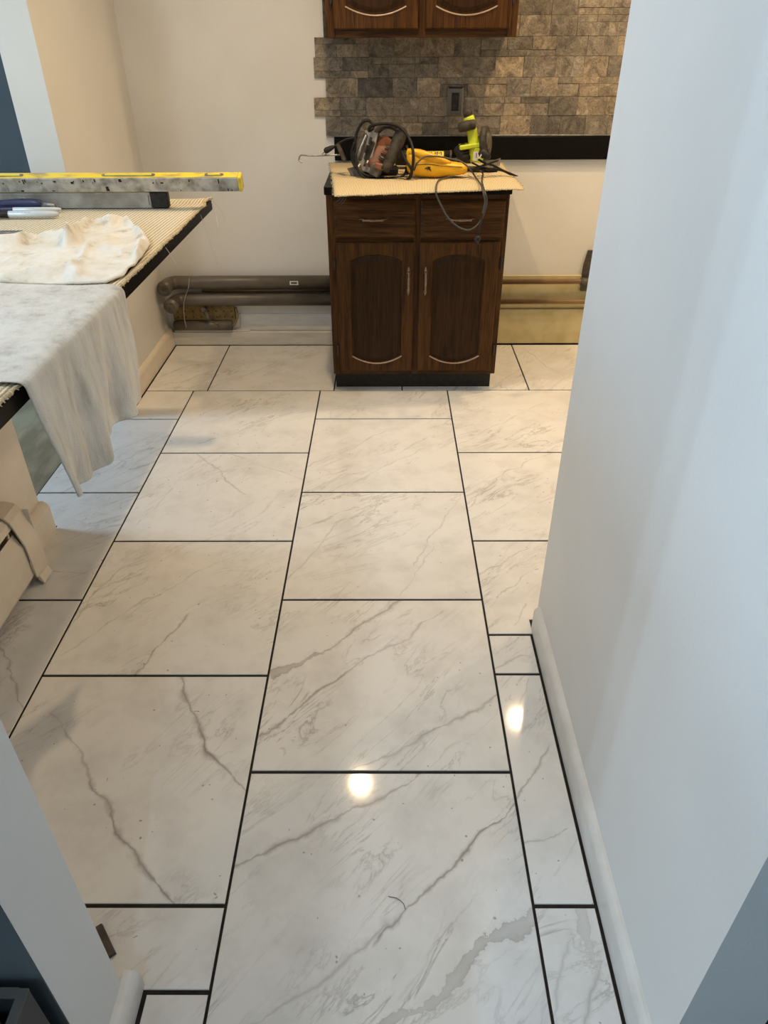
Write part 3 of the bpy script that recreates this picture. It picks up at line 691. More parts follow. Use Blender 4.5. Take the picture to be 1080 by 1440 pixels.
def towel_sheet(nu, nv, th):
    P = [[towel(i/nu, j/nv) for j in range(nv+1)] for i in range(nu+1)]
    m = MB(); m.v = [tuple(p) for r in P for p in r]
    for i in range(nu):
        for j in range(nv): a = i*(nv+1)+j; m.f.append((a, a+nv+1, a+nv+2, a+1))
    return m
tw = towel_sheet(60, 90, .004).build('towel', 'towel', None, True); tag(tw, 'pale grey terry towel draped over the peninsula edge', 'towel')
so = tw.modifiers.new('solid', 'SOLIDIFY'); so.thickness = .004; so.offset = 0; subsurf(tw)

# levels
lz = .9235
p0 = px(150, 293, 2, lz); LY = p0.y
e2 = px(238, 292, 1, LY).x
lv2 = empty('spirit_level', (-1.2, LY+.03, lz), 'grey spirit level with black end cap lying under the yellow one', 'level', None)
H2 = .052; D2 = .026
MB().box(-1.74, e2-.062, LY+.001, LY+D2, lz, lz+.010, .001).box(-1.74, e2-.062, LY+.006, LY+D2-.005, lz+.010, lz+H2-.010).box(-1.74, e2-.062, LY+.001, LY+D2, lz+H2-.010, lz+H2, .001).box(-1.74, e2-.07, LY+.002, LY+.006, lz+.010, lz+H2-.010).build('rail_body', 'alu2', lv2)
box(-1.74, e2-.064, LY+.002, LY+D2-.002, lz+H2, lz+H2+.0008).build('edge_stripe', 'yellow_level', lv2)
box(e2-.062, e2, LY-.001, LY+D2+.001, lz-.0005, lz+H2+.0005, .004).build('end_cap', 'black', lv2)
z1_ = lz+H2+.002; U = px(342, 272, 1, LY).x; U = px(340, 271, 2, z1_).x
H1 = .050; y1_ = LY-.004; D1 = .036
lv1 = empty('spirit_level', (-1.1, y1_+.015, z1_), 'long yellow topped spirit level resting across a grey one', 'level', None)
box(-1.74, U-.012, y1_, y1_+D1, z1_, z1_+H1, .0015).build('body', 'alu', lv1)
ty = box(-1.74, U-.012, y1_+.002, y1_+D1-.002, z1_+H1, z1_+H1+.0012).build('top_face', 'yellow_level', lv1)
box(U-.012, U, y1_-.001, y1_+D1+.001, z1_-.0005, z1_+H1+.0012, .002).build('end_cap', 'yellow_level', lv1)
for (a, b) in ((140, 215), (285, 312), (-30, 30)):
    xa, xb = px(a, 250, 2, z1_+H1).x, px(b, 250, 2, z1_+H1).x; yc = y1_+D1/2
    pts = [(xa+.008*(1-math.cos(t)), yc-.010*math.sin(t)*1) for t in [H*k/5 for k in range(6)]]
    o = MB()
    ring = []
    for k in range(24):
        t = 2*math.pi*k/24; cx_ = xb-.009 if math.cos(t) > 0 else xa+.009
        ring.append((cx_+.009*math.cos(t), yc+.009*math.sin(t)))
    o.prism(ring, z1_+H1+.0013, z1_+H1+.0022)
    vw = o.build('vial_window', 'steel', lv1)
    MB().tube([(xa+.012, yc, z1_+H1+.0015), (xb-.012, yc, z1_+H1+.0015)], .0045, 8).build('vial', 'label_yellow', vw)
# ruled scratches of the front face
m = MB(); q_ = random.Random(3)
for k in range(44):
    x = q_.uniform(-1.5, U-.03); h = q_.choice((.003, .005, .008, .016)); wd_ = q_.choice((.001, .0015, .004, .010)); z_ = z1_+q_.choice((.003, .004, .030, .036)); h = min(h, z1_+H1-.003-z_)
    m.box(x, x+wd_, y1_-.0006, y1_-.0001, z_, z_+h)
m.build('scratch_marks', 'black', lv1, kind='stuff')

lv1_rot = Matrix.Translation((0, y1_, z1_)) @ Matrix.Rotation(math.radians(20), 4, 'X') @ Matrix.Translation((0, -y1_, -z1_))
lv1.matrix_world = lv1_rot @ lv1.matrix_world
# pens and knife, lying along X on the mat
def pen(name, label, tip, tail_u, r, body, cap, group=None):
    a = px(*tip, 2, lz+r); b = a+Vector((-.30, -.004, 0)); d = (b-a)
    e = empty(name, (a.x, a.y, lz), label, 'marker', group)
    MB().tube([a+Vector((0, 0, 0)), a+d*.03, a+d*.10, a+d*.55], [r*.55, r*.85, r, r], 12).build('barrel', body, e, True)
    MB().tube([a+d*.552, a+d*.56, a+d*.93, a+d*.97, a+d], [r*.98, r*1.08, r*1.0, r*.9, r*.5], 12).build('cap', cap, e, True)
    c_ = a+d*.75; MB().box(c_.x-.022, c_.x+.022, c_.y-.0025, c_.y+.0025, c_.z+r*1.0, c_.z+r*1.35, .0006).build('clip', cap, e)
    p_ = a+d*.3
    for k in range(5): MB().box(p_.x-.012*k-.007, p_.x-.012*k, p_.y-r*.72, p_.y-r*.70, p_.z+r*.55, p_.z+r*.72).build('print', 'toolgrey', e)
pen('marker_pen', 'pale grey marker with black cap nearest the crumpled rag', (82, 301), 0, .0112, 'pen', 'black')
pen('marker_pen', 'slim grey marker lying between the navy knife and another marker', (86, 294.5), 0, .0080, 'pen', 'navy')
kp = px(78, 296, 2, lz); ky = kp.y+.010
kn = empty('utility_knife', (kp.x-.08, ky, lz), 'navy blue utility knife with silver nose beside the markers', 'knife')
def kr(x, h, w_, zc): return [(x, ky+w_*math.cos(2*math.pi*k/12), lz+.001+1.4*(zc+h*math.sin(2*math.pi*k/12))) for k in range(12)]
MB().rings([kr(kp.x-.046, .0095, .010, .0108), kr(kp.x-.05, .011, .012, .0125), kr(kp.x-.08, .0125, .013, .0135), kr(kp.x-.14, .0120, .013, .0130), kr(kp.x-.22, .010, .012, .0110), kr(kp.x-.24, .005, .007, .009)]).build('handle', 'navy', kn, True)
MB().rings([kr(kp.x-.001, .004, .006, .0065), kr(kp.x-.006, .0062, .008, .0085), kr(kp.x-.02, .0080, .009, .0098), kr(kp.x-.0455, .0093, .0098, .0107)]).build('nose', 'steel', kn, True)
MB().box(kp.x-.115, kp.x-.10, ky-.004, ky+.004, lz+.0370, lz+.0405, .0015).build('slider', 'steel', kn)
g0 = px(28, 331, 2, lz); gb = box(-1.35, g0.x, g0.y+.002, g0.y+.026, lz, lz+.009, .001).build('flat_bar', 'steel'); tag(gb, 'flat grey metal bar lying beside the rag', 'metal bar')

# ------------------------------------------------------------------ heating pipes, left of the cabinet
def elbow_pipe(name, label, z, y, r, x0, x1, yend, mat='pipe'):
    e = empty(name, ((x0+x1)/2, y, z), label, 'pipe')
    R_ = r*1.35
    arc = [(x0+R_-R_*math.sin(a), y-R_+R_*math.cos(a), z) for a in [H*k/6 for k in range(7)]]
    MB().tube([(x1, y, z), (x0+R_+.01, y, z)]+arc+[(x0, yend, z)], r, 16).build('run', mat, e, True)
    MB().tube([(x0, yend+.03, z), (x0, yend+.002, z)], r*1.12, 16).build('collar', mat, e, True)
    MB().tube([(x0, yend, z), (x0, yend-.012, z), (x0, yend-.013, z)], [r*.72, r*.72, r*.5], 6).build('end_plug', 'toolgrey', e)
    return e
pa = px(345, 397, 1, YB-.045); pb = px(345, 421, 1, YB-.045)
e1 = elbow_pipe('heating_pipe', 'thick grey heating pipe with elbow, upper of the pair on the back wall', pa.z, YB-.045, .034, -1.138, -.262, 3.66)
e2_ = elbow_pipe('heating_pipe', 'thick grey heating pipe with elbow, lower of the pair above the rusty plate', pb.z, YB-.045, .033, -1.118, -.262, 3.655)
s1 = px(413, 393, 1, YB-.081)
box(s1.x-.022, s1.x+.022, YB-.0805, YB-.0795, pa.z-.004, pa.z+.016).build('sticker', 'white', e1)
box(s1.x-.016, s1.x+.016, YB-.0809, YB-.0805, pa.z+.001, pa.z+.011).build('sticker_print', 'toolgrey', e1)
# thin brown pipe showing between the two
cpz = px(400, 408, 1, YB-.02).z
tp = MB().tube([(-.98, YB-.018, cpz), (-.262, YB-.018, cpz)], .011, 10).build('copper_pipe', 'copper', None, True); tag(tp, 'thin brown pipe showing between the two thick grey pipes', 'pipe')
# rusty plate with valve
ra, rb_ = px(241, 430, 1, YB-.02), px(333, 463, 1, YB-.02)
rp = empty('heater_plate', ((ra.x+rb_.x)/2, YB-.02, .08), 'rusty yellow perforated plate with a small valve under the grey pipes', 'plate')
zp0, zp1 = .086, pb.z-.035
plate = box(-1.155, rb_.x, YB-.024, YB-.001, zp0+.055, zp1, .001).build('plate', 'rust', rp)
for k in range(8):
    for j in range(2):
        x = -1.13+k*.042; z = zp0+.072+j*.032
        MB().tube([(x, YB-.0245, z), (x, YB-.0235, z)], .0042, 8).build('hole', 'black', plate)
MB().tube([(-1.155, YB-.030, zp0+.027), (rb_.x-.02, YB-.030, zp0+.027)], .0265, 14).build('lower_tube', 'pipe', rp, True)
va = px(287, 436, 1, YB-.06); vb = px(294, 450, 1, YB-.07)
MB().tube([va+Vector((0, .035, .0)), va, va.lerp(vb, .5), vb], [.010, .014, .011, .008], 10).tube([va+Vector((0, -.0, .0)), va+Vector((0, -.012, .004))], [.016, .014], 6).build('valve', 'toolgrey', rp)
vc = px(308, 457, 1, YB-.065)
MB().tube([vb, vb.lerp(vc, .6)+Vector((0, -.004, -.002)), vc], .0025, 6, 3).tube([vc+Vector((0, .006, 0)), vc+Vector((0, -.006, 0))], .009, 10).build('valve_lever', 'toolgrey', rp)
MB().tube([px(331, 432, 1, YB-.03), px(334, 445, 1, YB-.035), px(330, 456, 1, YB-.035), px(325, 458, 1, YB-.03)], .006, 8, 4).build('copper_stub', 'copper', rp, True)
sh = box(-1.16, -.75, 3.793, YB-.001, .0765, .0845, .001).build('shelf_edge', 'board', rp)
wr_ = MB().tube([px(266, 391, 1, 3.7395), px(265, 404, 1, 3.738), px(259, 424, 1, 3.737), px(259, 445, 1, 3.74), px(262, 461, 1, 3.76)], .0016, 5, 5).build('loose_wire', 'wire', None, True); tag(wr_, 'thin pale wire hanging in front of the grey pipes', 'wire')

# copper pipes right of the cabinet
def cpipe(z, lb, r=.013):
    e = empty('copper_pipe', (.9, YB-.04, z), lb, 'pipe')
    MB().tube([(.515, YB-.04, z), (2.8, YB-.04, z)], r, 12).build('run', 'copper', e, True)
    return e
zc1 = px(770, 396, 1, YB-.04).z; zc2 = px(770, 424, 1, YB-.04).z
c1 = cpipe(zc1, 'upper dull copper pipe along the wall beside the cabinet'); c2 = cpipe(zc2, 'lower dull copper pipe above the yellow board')
j0 = px(816, 396, 1, YB-.04)
MB().tube([(j0.x, YB-.04, zc1), (j0.x+.06, YB-.04, zc1)], .019, 12).build('coupling', 'toolgrey', c1, True)
b0 = px(827, 352, 1, YB-.005); b1 = px(816, 391, 1, YB-.005)
bk = MB().prism([(b0.x, b0.z), (b0.x+.10, b0.z), (b0.x+.10, b1.z), (b1.x+.004, b1.z), (b0.x-.012, (b0.z+b1.z)/2)], YB-.012, YB-.0005, 1).build('wall_hole_cover', 'dark'); tag(bk, 'dark broken board against the wall beside the copper pipe', 'board')
b2 = px(818, 400, 1, YB-.03); box(b2.x, b2.x+.1, YB-.024, YB-.012, zc1-.055, zc1-.022).build('pipe_clamp', 'toolgrey', c1)

# ------------------------------------------------------------------ baseboard heater on the half wall
hp = empty('baseboard_heater', (XL+.04, 1.3, 0), 'dented cream sheet metal baseboard heater cover on the half wall', 'heater')
y0h, y1h = .68, 1.74
hood = [(XL+.001, .245), (XL+.001, .252), (XL+.03, .252), (XL+.05, .246), (XL+.062, .232), (XL+.067, .212), (XL+.063, .211), (XL+.058, .229), (XL+.047, .240), (XL+.03, .245)]
MB().rings([[(a, y, b) for a, b in hood] for y in (y0h, y1h+.05)]).build('hood', 'cream', hp)
MB().rings([[(a, y, b) for a, b in [(XL+.060, .188), (XL+.063, .190), (XL+.085, .145), (XL+.088, .04), (XL+.075, .018), (XL+.073, .020), (XL+.084, .042), (XL+.081, .144)]] for y in (y0h, y1h)]).build('front_panel', 'cream', hp)
box(XL+.0015, XL+.004, y0h, y1h+.05, .012, .2445).build('back_panel', 'cream', hp)
MB().rings([[(a, y, b) for a, b in [(XL+.010, .13), (XL+.050, .13), (XL+.050, .07), (XL+.010, .07)]] for y in (y0h, y1h-.03)]).build('fin_core', 'dark', hp)
# end cover: a wider folded cap, bent open at its foot
cap = [(XL+.001, .262), (XL+.034, .262), (XL+.058, .254), (XL+.072, .236), (XL+.095, .150), (XL+.098, .03), (XL+.094, .03), (XL+.090, .148), (XL+.068, .232), (XL+.055, .249), (XL+.034, .257), (XL+.001, .257)]
MB().rings([[(a, y, b) for a, b in cap] for y in (1.735, 1.815)]).box(XL+.006, XL+.092, 1.812, 1.815, .03, .235).build('end_cover', 'cream', hp)
MB().prism([(XL+.095, .02), (XL+.108, .004), (XL+.112, .006), (XL+.104, .030), (XL+.099, .032)], 1.74, 1.80, 1).build('bent_tab', 'cream', hp)

# ------------------------------------------------------------------ tools on the cabinet
TZ = .9185
def cord(m, pts, r=.0062, seg=7): m.tube(pts, r, seg, 6)
# -- jigsaw style corded saw with cord wound round it
SY = 3.42
def S(u, v, dy=0): return px(u, v, 1, SY+dy)
sw = empty('corded_saw', (S(535, 250).x, SY, TZ), 'dusty grey and orange corded saw wrapped in its black cable', 'saw')
# body: motor housing tilted, lathe from vent end
def lathe(m, a, b, prof, seg=18, ell=(1, 1)):
    a = Vector(a); b = Vector(b); d = b-a
    m.tube([a+d*t for t, _ in prof], [r for _, r in prof], seg, 0, ell); return m
lathe(MB(), S(524, 240, -.055), S(545, 196, .05), [(0, .014), (.05, .026), (.16, .036), (.30, .040), (.42, .046), (.62, .047), (.66, .041), (.85, .038), (.95, .030), (1, .018)]).build('motor_housing', 'orange', sw, True)
def obox(c, half, tilt, bev, yaw=0, roll=0):
    return MB().box(-half[0], half[0], -half[1], half[1], -half[2], half[2], bev).xf(Matrix.Translation(c) @ Matrix.Rotation(math.radians(yaw), 4, 'Z') @ Matrix.Rotation(math.radians(tilt), 4, 'Y') @ Matrix.Rotation(math.radians(roll), 4, 'X'))
obox(S(529, 239, -.075), (.024, .022, .026), 24, .006, -15).build('gear_head', 'toolgrey', sw)
obox(S(534, 234, -.098), (.022, .010, .012), 10, .004, -15).build('gear_cover', 'orange', sw)
obox(S(509, 206, .005), (.026, .030, .056), 24, .008, 10).build('blade_housing', 'toolgrey', sw)
obox(S(520, 212, -.035), (.012, .012, .040), 26, .004, 5).build('clamp_arm', 'darkgrey', sw)
MB().tube([S(546, 229, -.095), S(541, 240, -.112)], [.021, .018], 14).build('end_knob', 'darkgrey', sw, True)
MB().tube([S(506, 232, -.055), S(503, 236, -.068)], .008, 10).tube([S(517, 227, -.055), S(515, 231, -.07)], .007, 10).build('adjusting_screw', 'steel', sw)
# vent ribs
for k in range(6):
    a = S(531+k*2.6, 222-k*3.2, -.052); b_ = S(541+k*2.0, 229-k*4.2, -.060)
    MB().tube([a, a.lerp(b_, .5)+Vector((0, -.010, .002)), b_], .0026, 6, 3).build('vent_rib', 'steel' if k % 2 else 'black', sw)
# thick dark handle, from upper right to lower middle
lathe(MB(), S(567, 181, -.03), S(545, 234, -.085), [(0, .018), (.06, .027), (.3, .029), (.6, .027), (.85, .025), (.95, .022), (1, .014)], 14, (1, .9)).build('handle', 'darkgrey', sw, True)
MB().tube([S(566, 186, -.02), S(556, 178, -.01), S(541, 177, 0), S(531, 184, .0), S(528, 200, .0), S(532, 214, -.01)], [.016, .013, .0115, .0115, .013, .015], 10, 4).build('front_grip', 'darkgrey', sw, True)
# sole plate: grey slotted plate leaning on the left
def quadplate(m, c, th, yv):
    n_ = Vector(yv)
    return m.rings([[Vector(p) for p in c], [Vector(p)+n_*th for p in c]])
P1, P2, P3, P4 = S(514, 183, -.01), S(531, 187, -.04), S(519, 243, -.06), S(497, 236, -.01)
nn = (P2-P1).cross(P4-P1).normalized()
sp = quadplate(MB(), [P1, P2, P3, P4], .006, nn).build('sole_plate', 'alu2', sw)
for (u0, v0, u1, v1) in ((517, 204, 513, 215), (516, 224, 512, 234), (522, 193, 519, 203)):
    a, b_ = S(u0, v0, -.055), S(u1, v1, -.06)
    MB().tube([a, b_], .0052, 8, 0).build('slot', 'black', sp)
MB().tube([S(499, 238, -.02), S(506, 212, -.03), S(515, 190, -.02)], [.006, .007, .006], 8, 3).build('plate_rim', 'steel', sw)
# blade guard and shoe at the foot
quadplate(MB(), [S(488, 237, -.02), S(510, 232, -.03), S(514, 252, -.05), S(494, 252, -.04)], .005, (0, 1, 0)).build('shoe', 'toolgrey', sw)
MB().box(S(505, 240).x, S(560, 240).x, SY-.03, SY+.05, TZ, TZ+.03, .008).build('lower_housing', 'black', sw)
lathe(MB(), S(500, 226, 0), S(514, 198, .02), [(0, .010), (.2, .022), (.7, .024), (1, .012)], 12).build('gear_case', 'toolgrey', sw, True)
MB().tube([S(570, 205, 0), S(576, 225, 0), S(572, 245, .0)], [.010, .014, .012], 8, 3).build('rear_housing', 'black', sw, True)
m = MB()
cord(m, [S(497, 230, -.05), S(499, 205, -.03), S(502, 186, -.02), S(511, 171, -.02), S(521, 171, -.02), S(525, 180, -.03)])
cord(m, [S(525, 180, -.03), S(519, 184, -.04), S(521, 178, -.05), S(535, 174, -.06), S(552, 175, -.06), S(566, 182, -.07), S(577, 198, -.11), S(581, 216, -.145), S(580, 236, -.15), S(576, 250, -.14)])
cord(m, [S(500, 215, -.06), S(502, 236, -.08), S(512, 250, -.09), S(532, 256, -.10), S(556, 256, -.10), S(574, 252, -.13), S(579, 240, -.15), S(571, 226, -.13), S(565, 212, -.10)])
cord(m, [S(506, 244, -.06), S(520, 252, -.075), S(545, 253, -.08), S(562, 250, -.07), S(572, 242, -.06)], .0055)
cord(m, [S(533, 186, -.05), S(541, 180, -.055), S(553, 181, -.05), S(562, 190, -.06)], .005)
cord(m, [S(498, 200, -.04), S(494, 218, -.045), S(500, 236, -.06), S(516, 247, -.08), S(540, 250, -.09)], .005)
m.build('power_cord', 'cord', sw, True)
# strap with plug at the left
lathe(MB(), S(475, 203, -.02), S(485, 226, -.04), [(0, .011), (.05, .013), (.95, .013), (1, .010)], 8, (1.0, .55)).build('strap', 'darkgrey', sw)
m = MB(); cord(m, [S(503, 193, 0), S(487, 196, 0), S(474, 203, .0), S(467, 209, 0)], .004)
lathe(m, S(470, 206, 0), S(456, 213, 0), [(0, .006), (.3, .010), (.8, .013), (1, .008)], 10)
m.build('plug', 'black', sw, True)
MB().tube([S(457, 213, 0), S(453, 217, -.004)], .002, 5).tube([S(459, 216, 0), S(456, 219, -.004)], .002, 5).build('prongs', 'brass', sw)
hk = MB().tube([S(484, 217.5, .0), S(440, 219, .0), S(424, 218, .0), S(420.5, 223, 0), S(421, 226, 0), S(425, 228.5, -.004)], .0032, 7, 4).build('hooked_rod', 'steel', None, True)
tag(hk, 'thin steel rod with hooked end sticking out past the saw', 'rod')

# -- yellow power tool lying on its side
YY = 3.34
def Yp(u, v, dy=0): return px(u, v, 1, YY+dy)
yt_ = empty('yellow_power_tool', (Yp(615, 246).x, YY, TZ), 'yellow corded power tool lying on its side on the mat', 'power tool')
A_ = Yp(578, 228); B__ = Yp(657, 236.5)
def yring(u, vt, vb, dep):
    t = Yp(u, vt, 0); b_ = Yp(u, vb, 0); cz = (t.z+b_.z)/2; hz = (t.z-b_.z)/2
    return [(t.x, YY+dep*math.cos(2*math.pi*k/20), max(TZ+.001, cz+hz*math.copysign(abs(math.sin(2*math.pi*k/20))**.8, math.sin(2*math.pi*k/20)))) for k in range(20)]
MB().rings([yring(571, 214, 230, .012), yring(573, 209, 240, .03), yring(579, 208, 246, .04), yring(590, 213, 248, .044), yring(602, 217, 249, .044), yring(615, 222, 249.5, .040), yring(630, 226, 247.5, .034), yring(645, 228.5, 246, .030), yring(654, 229, 244.5, .027), yring(657, 231, 242, .02)]).build('housing', 'yellowtool', yt_, True)
MB().tube([Yp(575, 213, -.02), Yp(590, 216, -.028), Yp(606, 221, -.028), Yp(622, 226, -.024), Yp(634, 229, -.016)], [.012, .017, .016, .012, .006], 12, 3).build('grip_ridge', 'yellowtool', yt_, True)
MB().tube([Yp(586, 232, -.0435), Yp(604, 231, -.0425), Yp(626, 234, -.037), Yp(650, 235, -.0285)], .0013, 5, 4).build('seam', 'black', yt_)
q0 = Yp(602, 238, -.044); m = MB()
for k in range(9): m.tube([q0+Vector((random.uniform(-.014, .014), -.001, random.uniform(-.010, .010))), q0+Vector((random.uniform(-.014, .014), -.0022, random.uniform(-.010, .010)))], .0016, 5)
m.build('badge_print', 'black', yt_)
lathe(MB(), Yp(574, 224, .0), Yp(566, 214, .01), [(0, .022), (.5, .020), (1, .014)], 12).build('nose_collar', 'black', yt_, True)
lathe(MB(), Yp(656, 237), Yp(675, 238), [(0, .010), (.2, .011), (.5, .008), (1, .0055)], 10).build('strain_relief', 'black', yt_, True)
def On(u, v, h=.0045): return px(u, v, 2, TZ+h)
e0 = On(613, 267.5); HYW = min(e0.y, On(679, 266).y)-.008
def Hg(u, v, d=0): return px(u, v, 1, HYW+d)
m = MB()
# cable: from the strain relief forward over the front edge, hanging in a loop and back onto the mat
cord(m, [Yp(672, 238, 0), On(679, 244), On(678, 251), On(678, 256), On(679.5, 263, .006), Hg(682.5, 272), Hg(684.5, 282), Hg(682, 296), Hg(674, 313, -.002), Hg(661, 323, -.004), Hg(646, 320, -.003), Hg(630, 306, -.002), Hg(618, 284), Hg(613.5, 273), On(613, 266.5, .006), On(614, 259), On(619, 252.5), On(636, 248.5), On(645, 249)], .0034)
cord(m, [Yp(582, 240, -.055), Yp(587, 229, -.058), Yp(598, 220.5, -.05), Yp(615, 220, -.045), Yp(634, 223.5, -.045), Yp(648, 227, -.05), Yp(661, 238, -.05), On(668, 248, .008), On(675, 257.5, .008), On(678, 264, .010), Hg(680, 272, -.008), Hg(682, 284, -.008), Hg(679, 300, -.008)], .0034)
m.build('power_cord', 'cordgrey', yt_, True)
m = MB(); m.tube([Hg(679, 300, -.008), Hg(675, 318, -.004), Hg(672, 332, .0)], .0030, 6, 4); lathe(m, Hg(671.5, 331), Hg(671, 344), [(0, .006), (.2, .013), (.55, .013), (.7, .008), (1, .004)], 10)
m.build('plug', 'black', yt_, True)

# -- caulk cartridge behind
KY = 3.58
def K(u, v, dy=0): return px(u, v, 1, KY+dy)
ck = empty('caulk_cartridge', (K(600, 215).x, KY, TZ), 'black cartridge with yellow PREMIUM label lying behind the yellow tool', 'cartridge')
ka, kb = K(556, 213), K(632, 213); kr_ = .030; kz = TZ+kr_+.013
MB().tube([(ka.x, KY, kz), (kb.x, KY, kz)], kr_, 20).build('tube', 'black', ck, True)
MB().tube([(kb.x+.0005, KY, kz), (kb.x+.010, KY, kz)], [kr_*1.06, kr_*1.06], 20).build('rim', 'cordgrey', ck, True)
MB().tube([(kb.x+.010, KY, kz-.012), (kb.x+.10, KY, kz-.012)], .012, 10).build('plunger', 'toolgrey', ck, True)
la, lb_ = K(574, 208).x, K(624, 208).x
arc = [math.radians(a) for a in range(64, 129, 8)]
m = MB(); m.rings([[(x, KY-(kr_+.0006)*math.sin(a-H/2*0)*1, kz+(kr_+.0006)*math.cos(a)) for a in [math.radians(b) for b in range(22, 76, 6)]] for x in (la, lb_)], False, False, False)
lab = m.build('label', 'label_yellow', ck)
fc = bpy.data.curves.new('premium', 'FONT'); fc.body = 'PREMIUM'; fc.size = .026; fc.align_x = 'CENTER'; fc.align_y = 'CENTER'; fc.extrude = .0003
fo = bpy.data.objects.new('premium', fc); col.objects.link(fo)
dg = bpy.context.evaluated_depsgraph_get(); me = bpy.data.meshes.new_from_object(fo.evaluated_get(dg)); bpy.data.objects.remove(fo)
me.materials.clear(); me.materials.append(MT['black']); tx = bpy.data.objects.new('lettering', me); col.objects.link(tx); tx.parent = ck; tx.matrix_parent_inverse = ck.matrix_world.inverted()
ang = math.radians(48); tx.matrix_world = Matrix.Translation(((la+lb_)/2, KY-(kr_+.0014)*math.sin(ang), kz+(kr_+.0014)*math.cos(ang))) @ Matrix.Rotation(math.radians(50), 4, 'X') @ Matrix.Diagonal((1.35, .8, 1, 1))
box((la+lb_)/2-.02, lb_, KY-kr_-.0012, KY-kr_-.0004, kz-.010, kz-.005).build('small_print', 'white', ck)

# -- lime saw
GY = 3.50
def G(u, v, dy=0): return px(u, v, 1, GY+dy)
gs = empty('lime_saw', (G(670, 232).x, GY, TZ), 'lime green cordless saw standing on end with black wheel guard', 'saw')
lathe(MB(), G(659, 163, 0), G(672, 226, -.01), [(0, .019), (.04, .023), (.22, .024), (.4, .022), (.6, .027), (.8, .034), (1, .032)], 14, (1.0, 1.0)).build('housing', 'lime', gs, True)
lathe(MB(), G(656.5, 154, 0), G(659, 164, 0), [(0, .010), (.3, .018), (1, .020)], 12).build('end_cap', 'darkgrey', gs, True)
lathe(MB(), G(644, 180, -.03), G(669, 174, -.03), [(0, .012), (.06, .019), (.5, .021), (.94, .019), (1, .013)], 12, (1.0, 1.0)).build('battery', 'darkgrey', gs, True)
obox(G(663, 204.5, -.012), (.054, .034, .009), -7, .004).build('collar_flange', 'lime', gs)
obox(G(672, 217, -.018), (.024, .028, .030), 9, .006).build('lower_housing', 'lime', gs)
lathe(MB(), G(645, 204, .0), G(655, 227, -.01), [(0, .018), (.1, .028), (.8, .030), (1, .026)], 10).build('motor_cap', 'black', gs, True)
for k in range(3): MB().tube([G(646+k*2, 212+k*4.5, -.034), G(657+k*1.5, 209+k*4.5, -.036)], .0016, 5).build('rib', 'darkgrey', gs)
# wheel guard: disc seen edge on
ga = G(683, 201, .0); ax_ = Vector((.93, -.34, .12)).normalized()
MB().tube([ga-ax_*.014, ga-ax_*.011, ga+ax_*.009, ga+ax_*.012], [.060, .067, .067, .060], 28).build('wheel_guard', 'darkgrey', gs, True)
MB().tube([ga+ax_*.012, ga+ax_*.020], [.045, .035], 20).build('wheel_hub', 'toolgrey', gs, True)
lathe(MB(), G(676, 212, 0), ga-ax_*.012, [(0, .024), (1, .026)], 12).build('gear_neck', 'darkgrey', gs, True)
lw = box(G(664, 219).x, G(672, 219).x, GY-.0475, GY-.0455, G(664, 226, -.046).z, G(664, 213, -.046).z).build('sticker', 'white', gs)
box(G(668, 219).x-.001, G(668, 219).x+.002, GY-.0479, GY-.0475, G(664, 222, -.046).z, G(664, 215, -.046).z).build('sticker_mark', 'black', gs)
quadplate(MB(), [G(676, 232, -.03), G(704, 222, .03), G(703, 232, .0), G(690, 235, -.06)], .004, (0, 0, -1)).build('shoe', 'steel', gs)
MB().box(G(660, 230).x, G(700, 230).x, GY-.03, GY+.03, TZ, TZ+.016, .005).build('foot', 'black', gs)
# black cable looped beside it
BY = 3.36
def Bp(u, v, dy=0): return px(u, v, 1, BY+dy)
bcab = empty('black_cable', (Bp(700, 240).x, BY, TZ), 'black cable looped at the right end of the mat', 'cable')
m = MB(); cord(m, [Bp(671, 223, -.03), Bp(681, 229, -.03), Bp(694, 233, 0), Bp(708, 240, 0), Bp(722, 246, 0), Bp(727.5, 248.5, .0), Bp(722, 247.5, .015), Bp(708, 240.5, .02), Bp(692, 237.5, .02), Bp(684, 238.5, .04)], .0045)
cord(m, [Bp(700, 226, .02), Bp(690, 229, -.02), Bp(676, 234, -.04), Bp(668, 231, .0), Bp(664, 229, .06)], .004)
m.build('loop', 'cord', bcab, True)
lathe(MB(), Bp(690, 222, -.05), Bp(674, 213, -.05), [(0, .006), (.3, .016), (.8, .018), (1, .010)], 10).build('plug', 'black', bcab, True)
MB().tube([Bp(671, 224, -.055), Bp(675, 221, -.068), Bp(677, 217, -.068)], .0022, 6, 3).build('plug_tag', 'white', bcab)

for root in (sw, bcab, gs, yt_, ck):
    for ch in root.children:
        for v_ in ch.data.vertices:
            c_ = ch.matrix_world @ v_.co if False else v_.co
            if c_.y > 3.12 and c_.z < TZ+.0006 and ch.name.split('.')[0] not in ('lettering',) and not (ch.parent == yt_ and c_.y < HYW+.03): v_.co.z = TZ+.0006
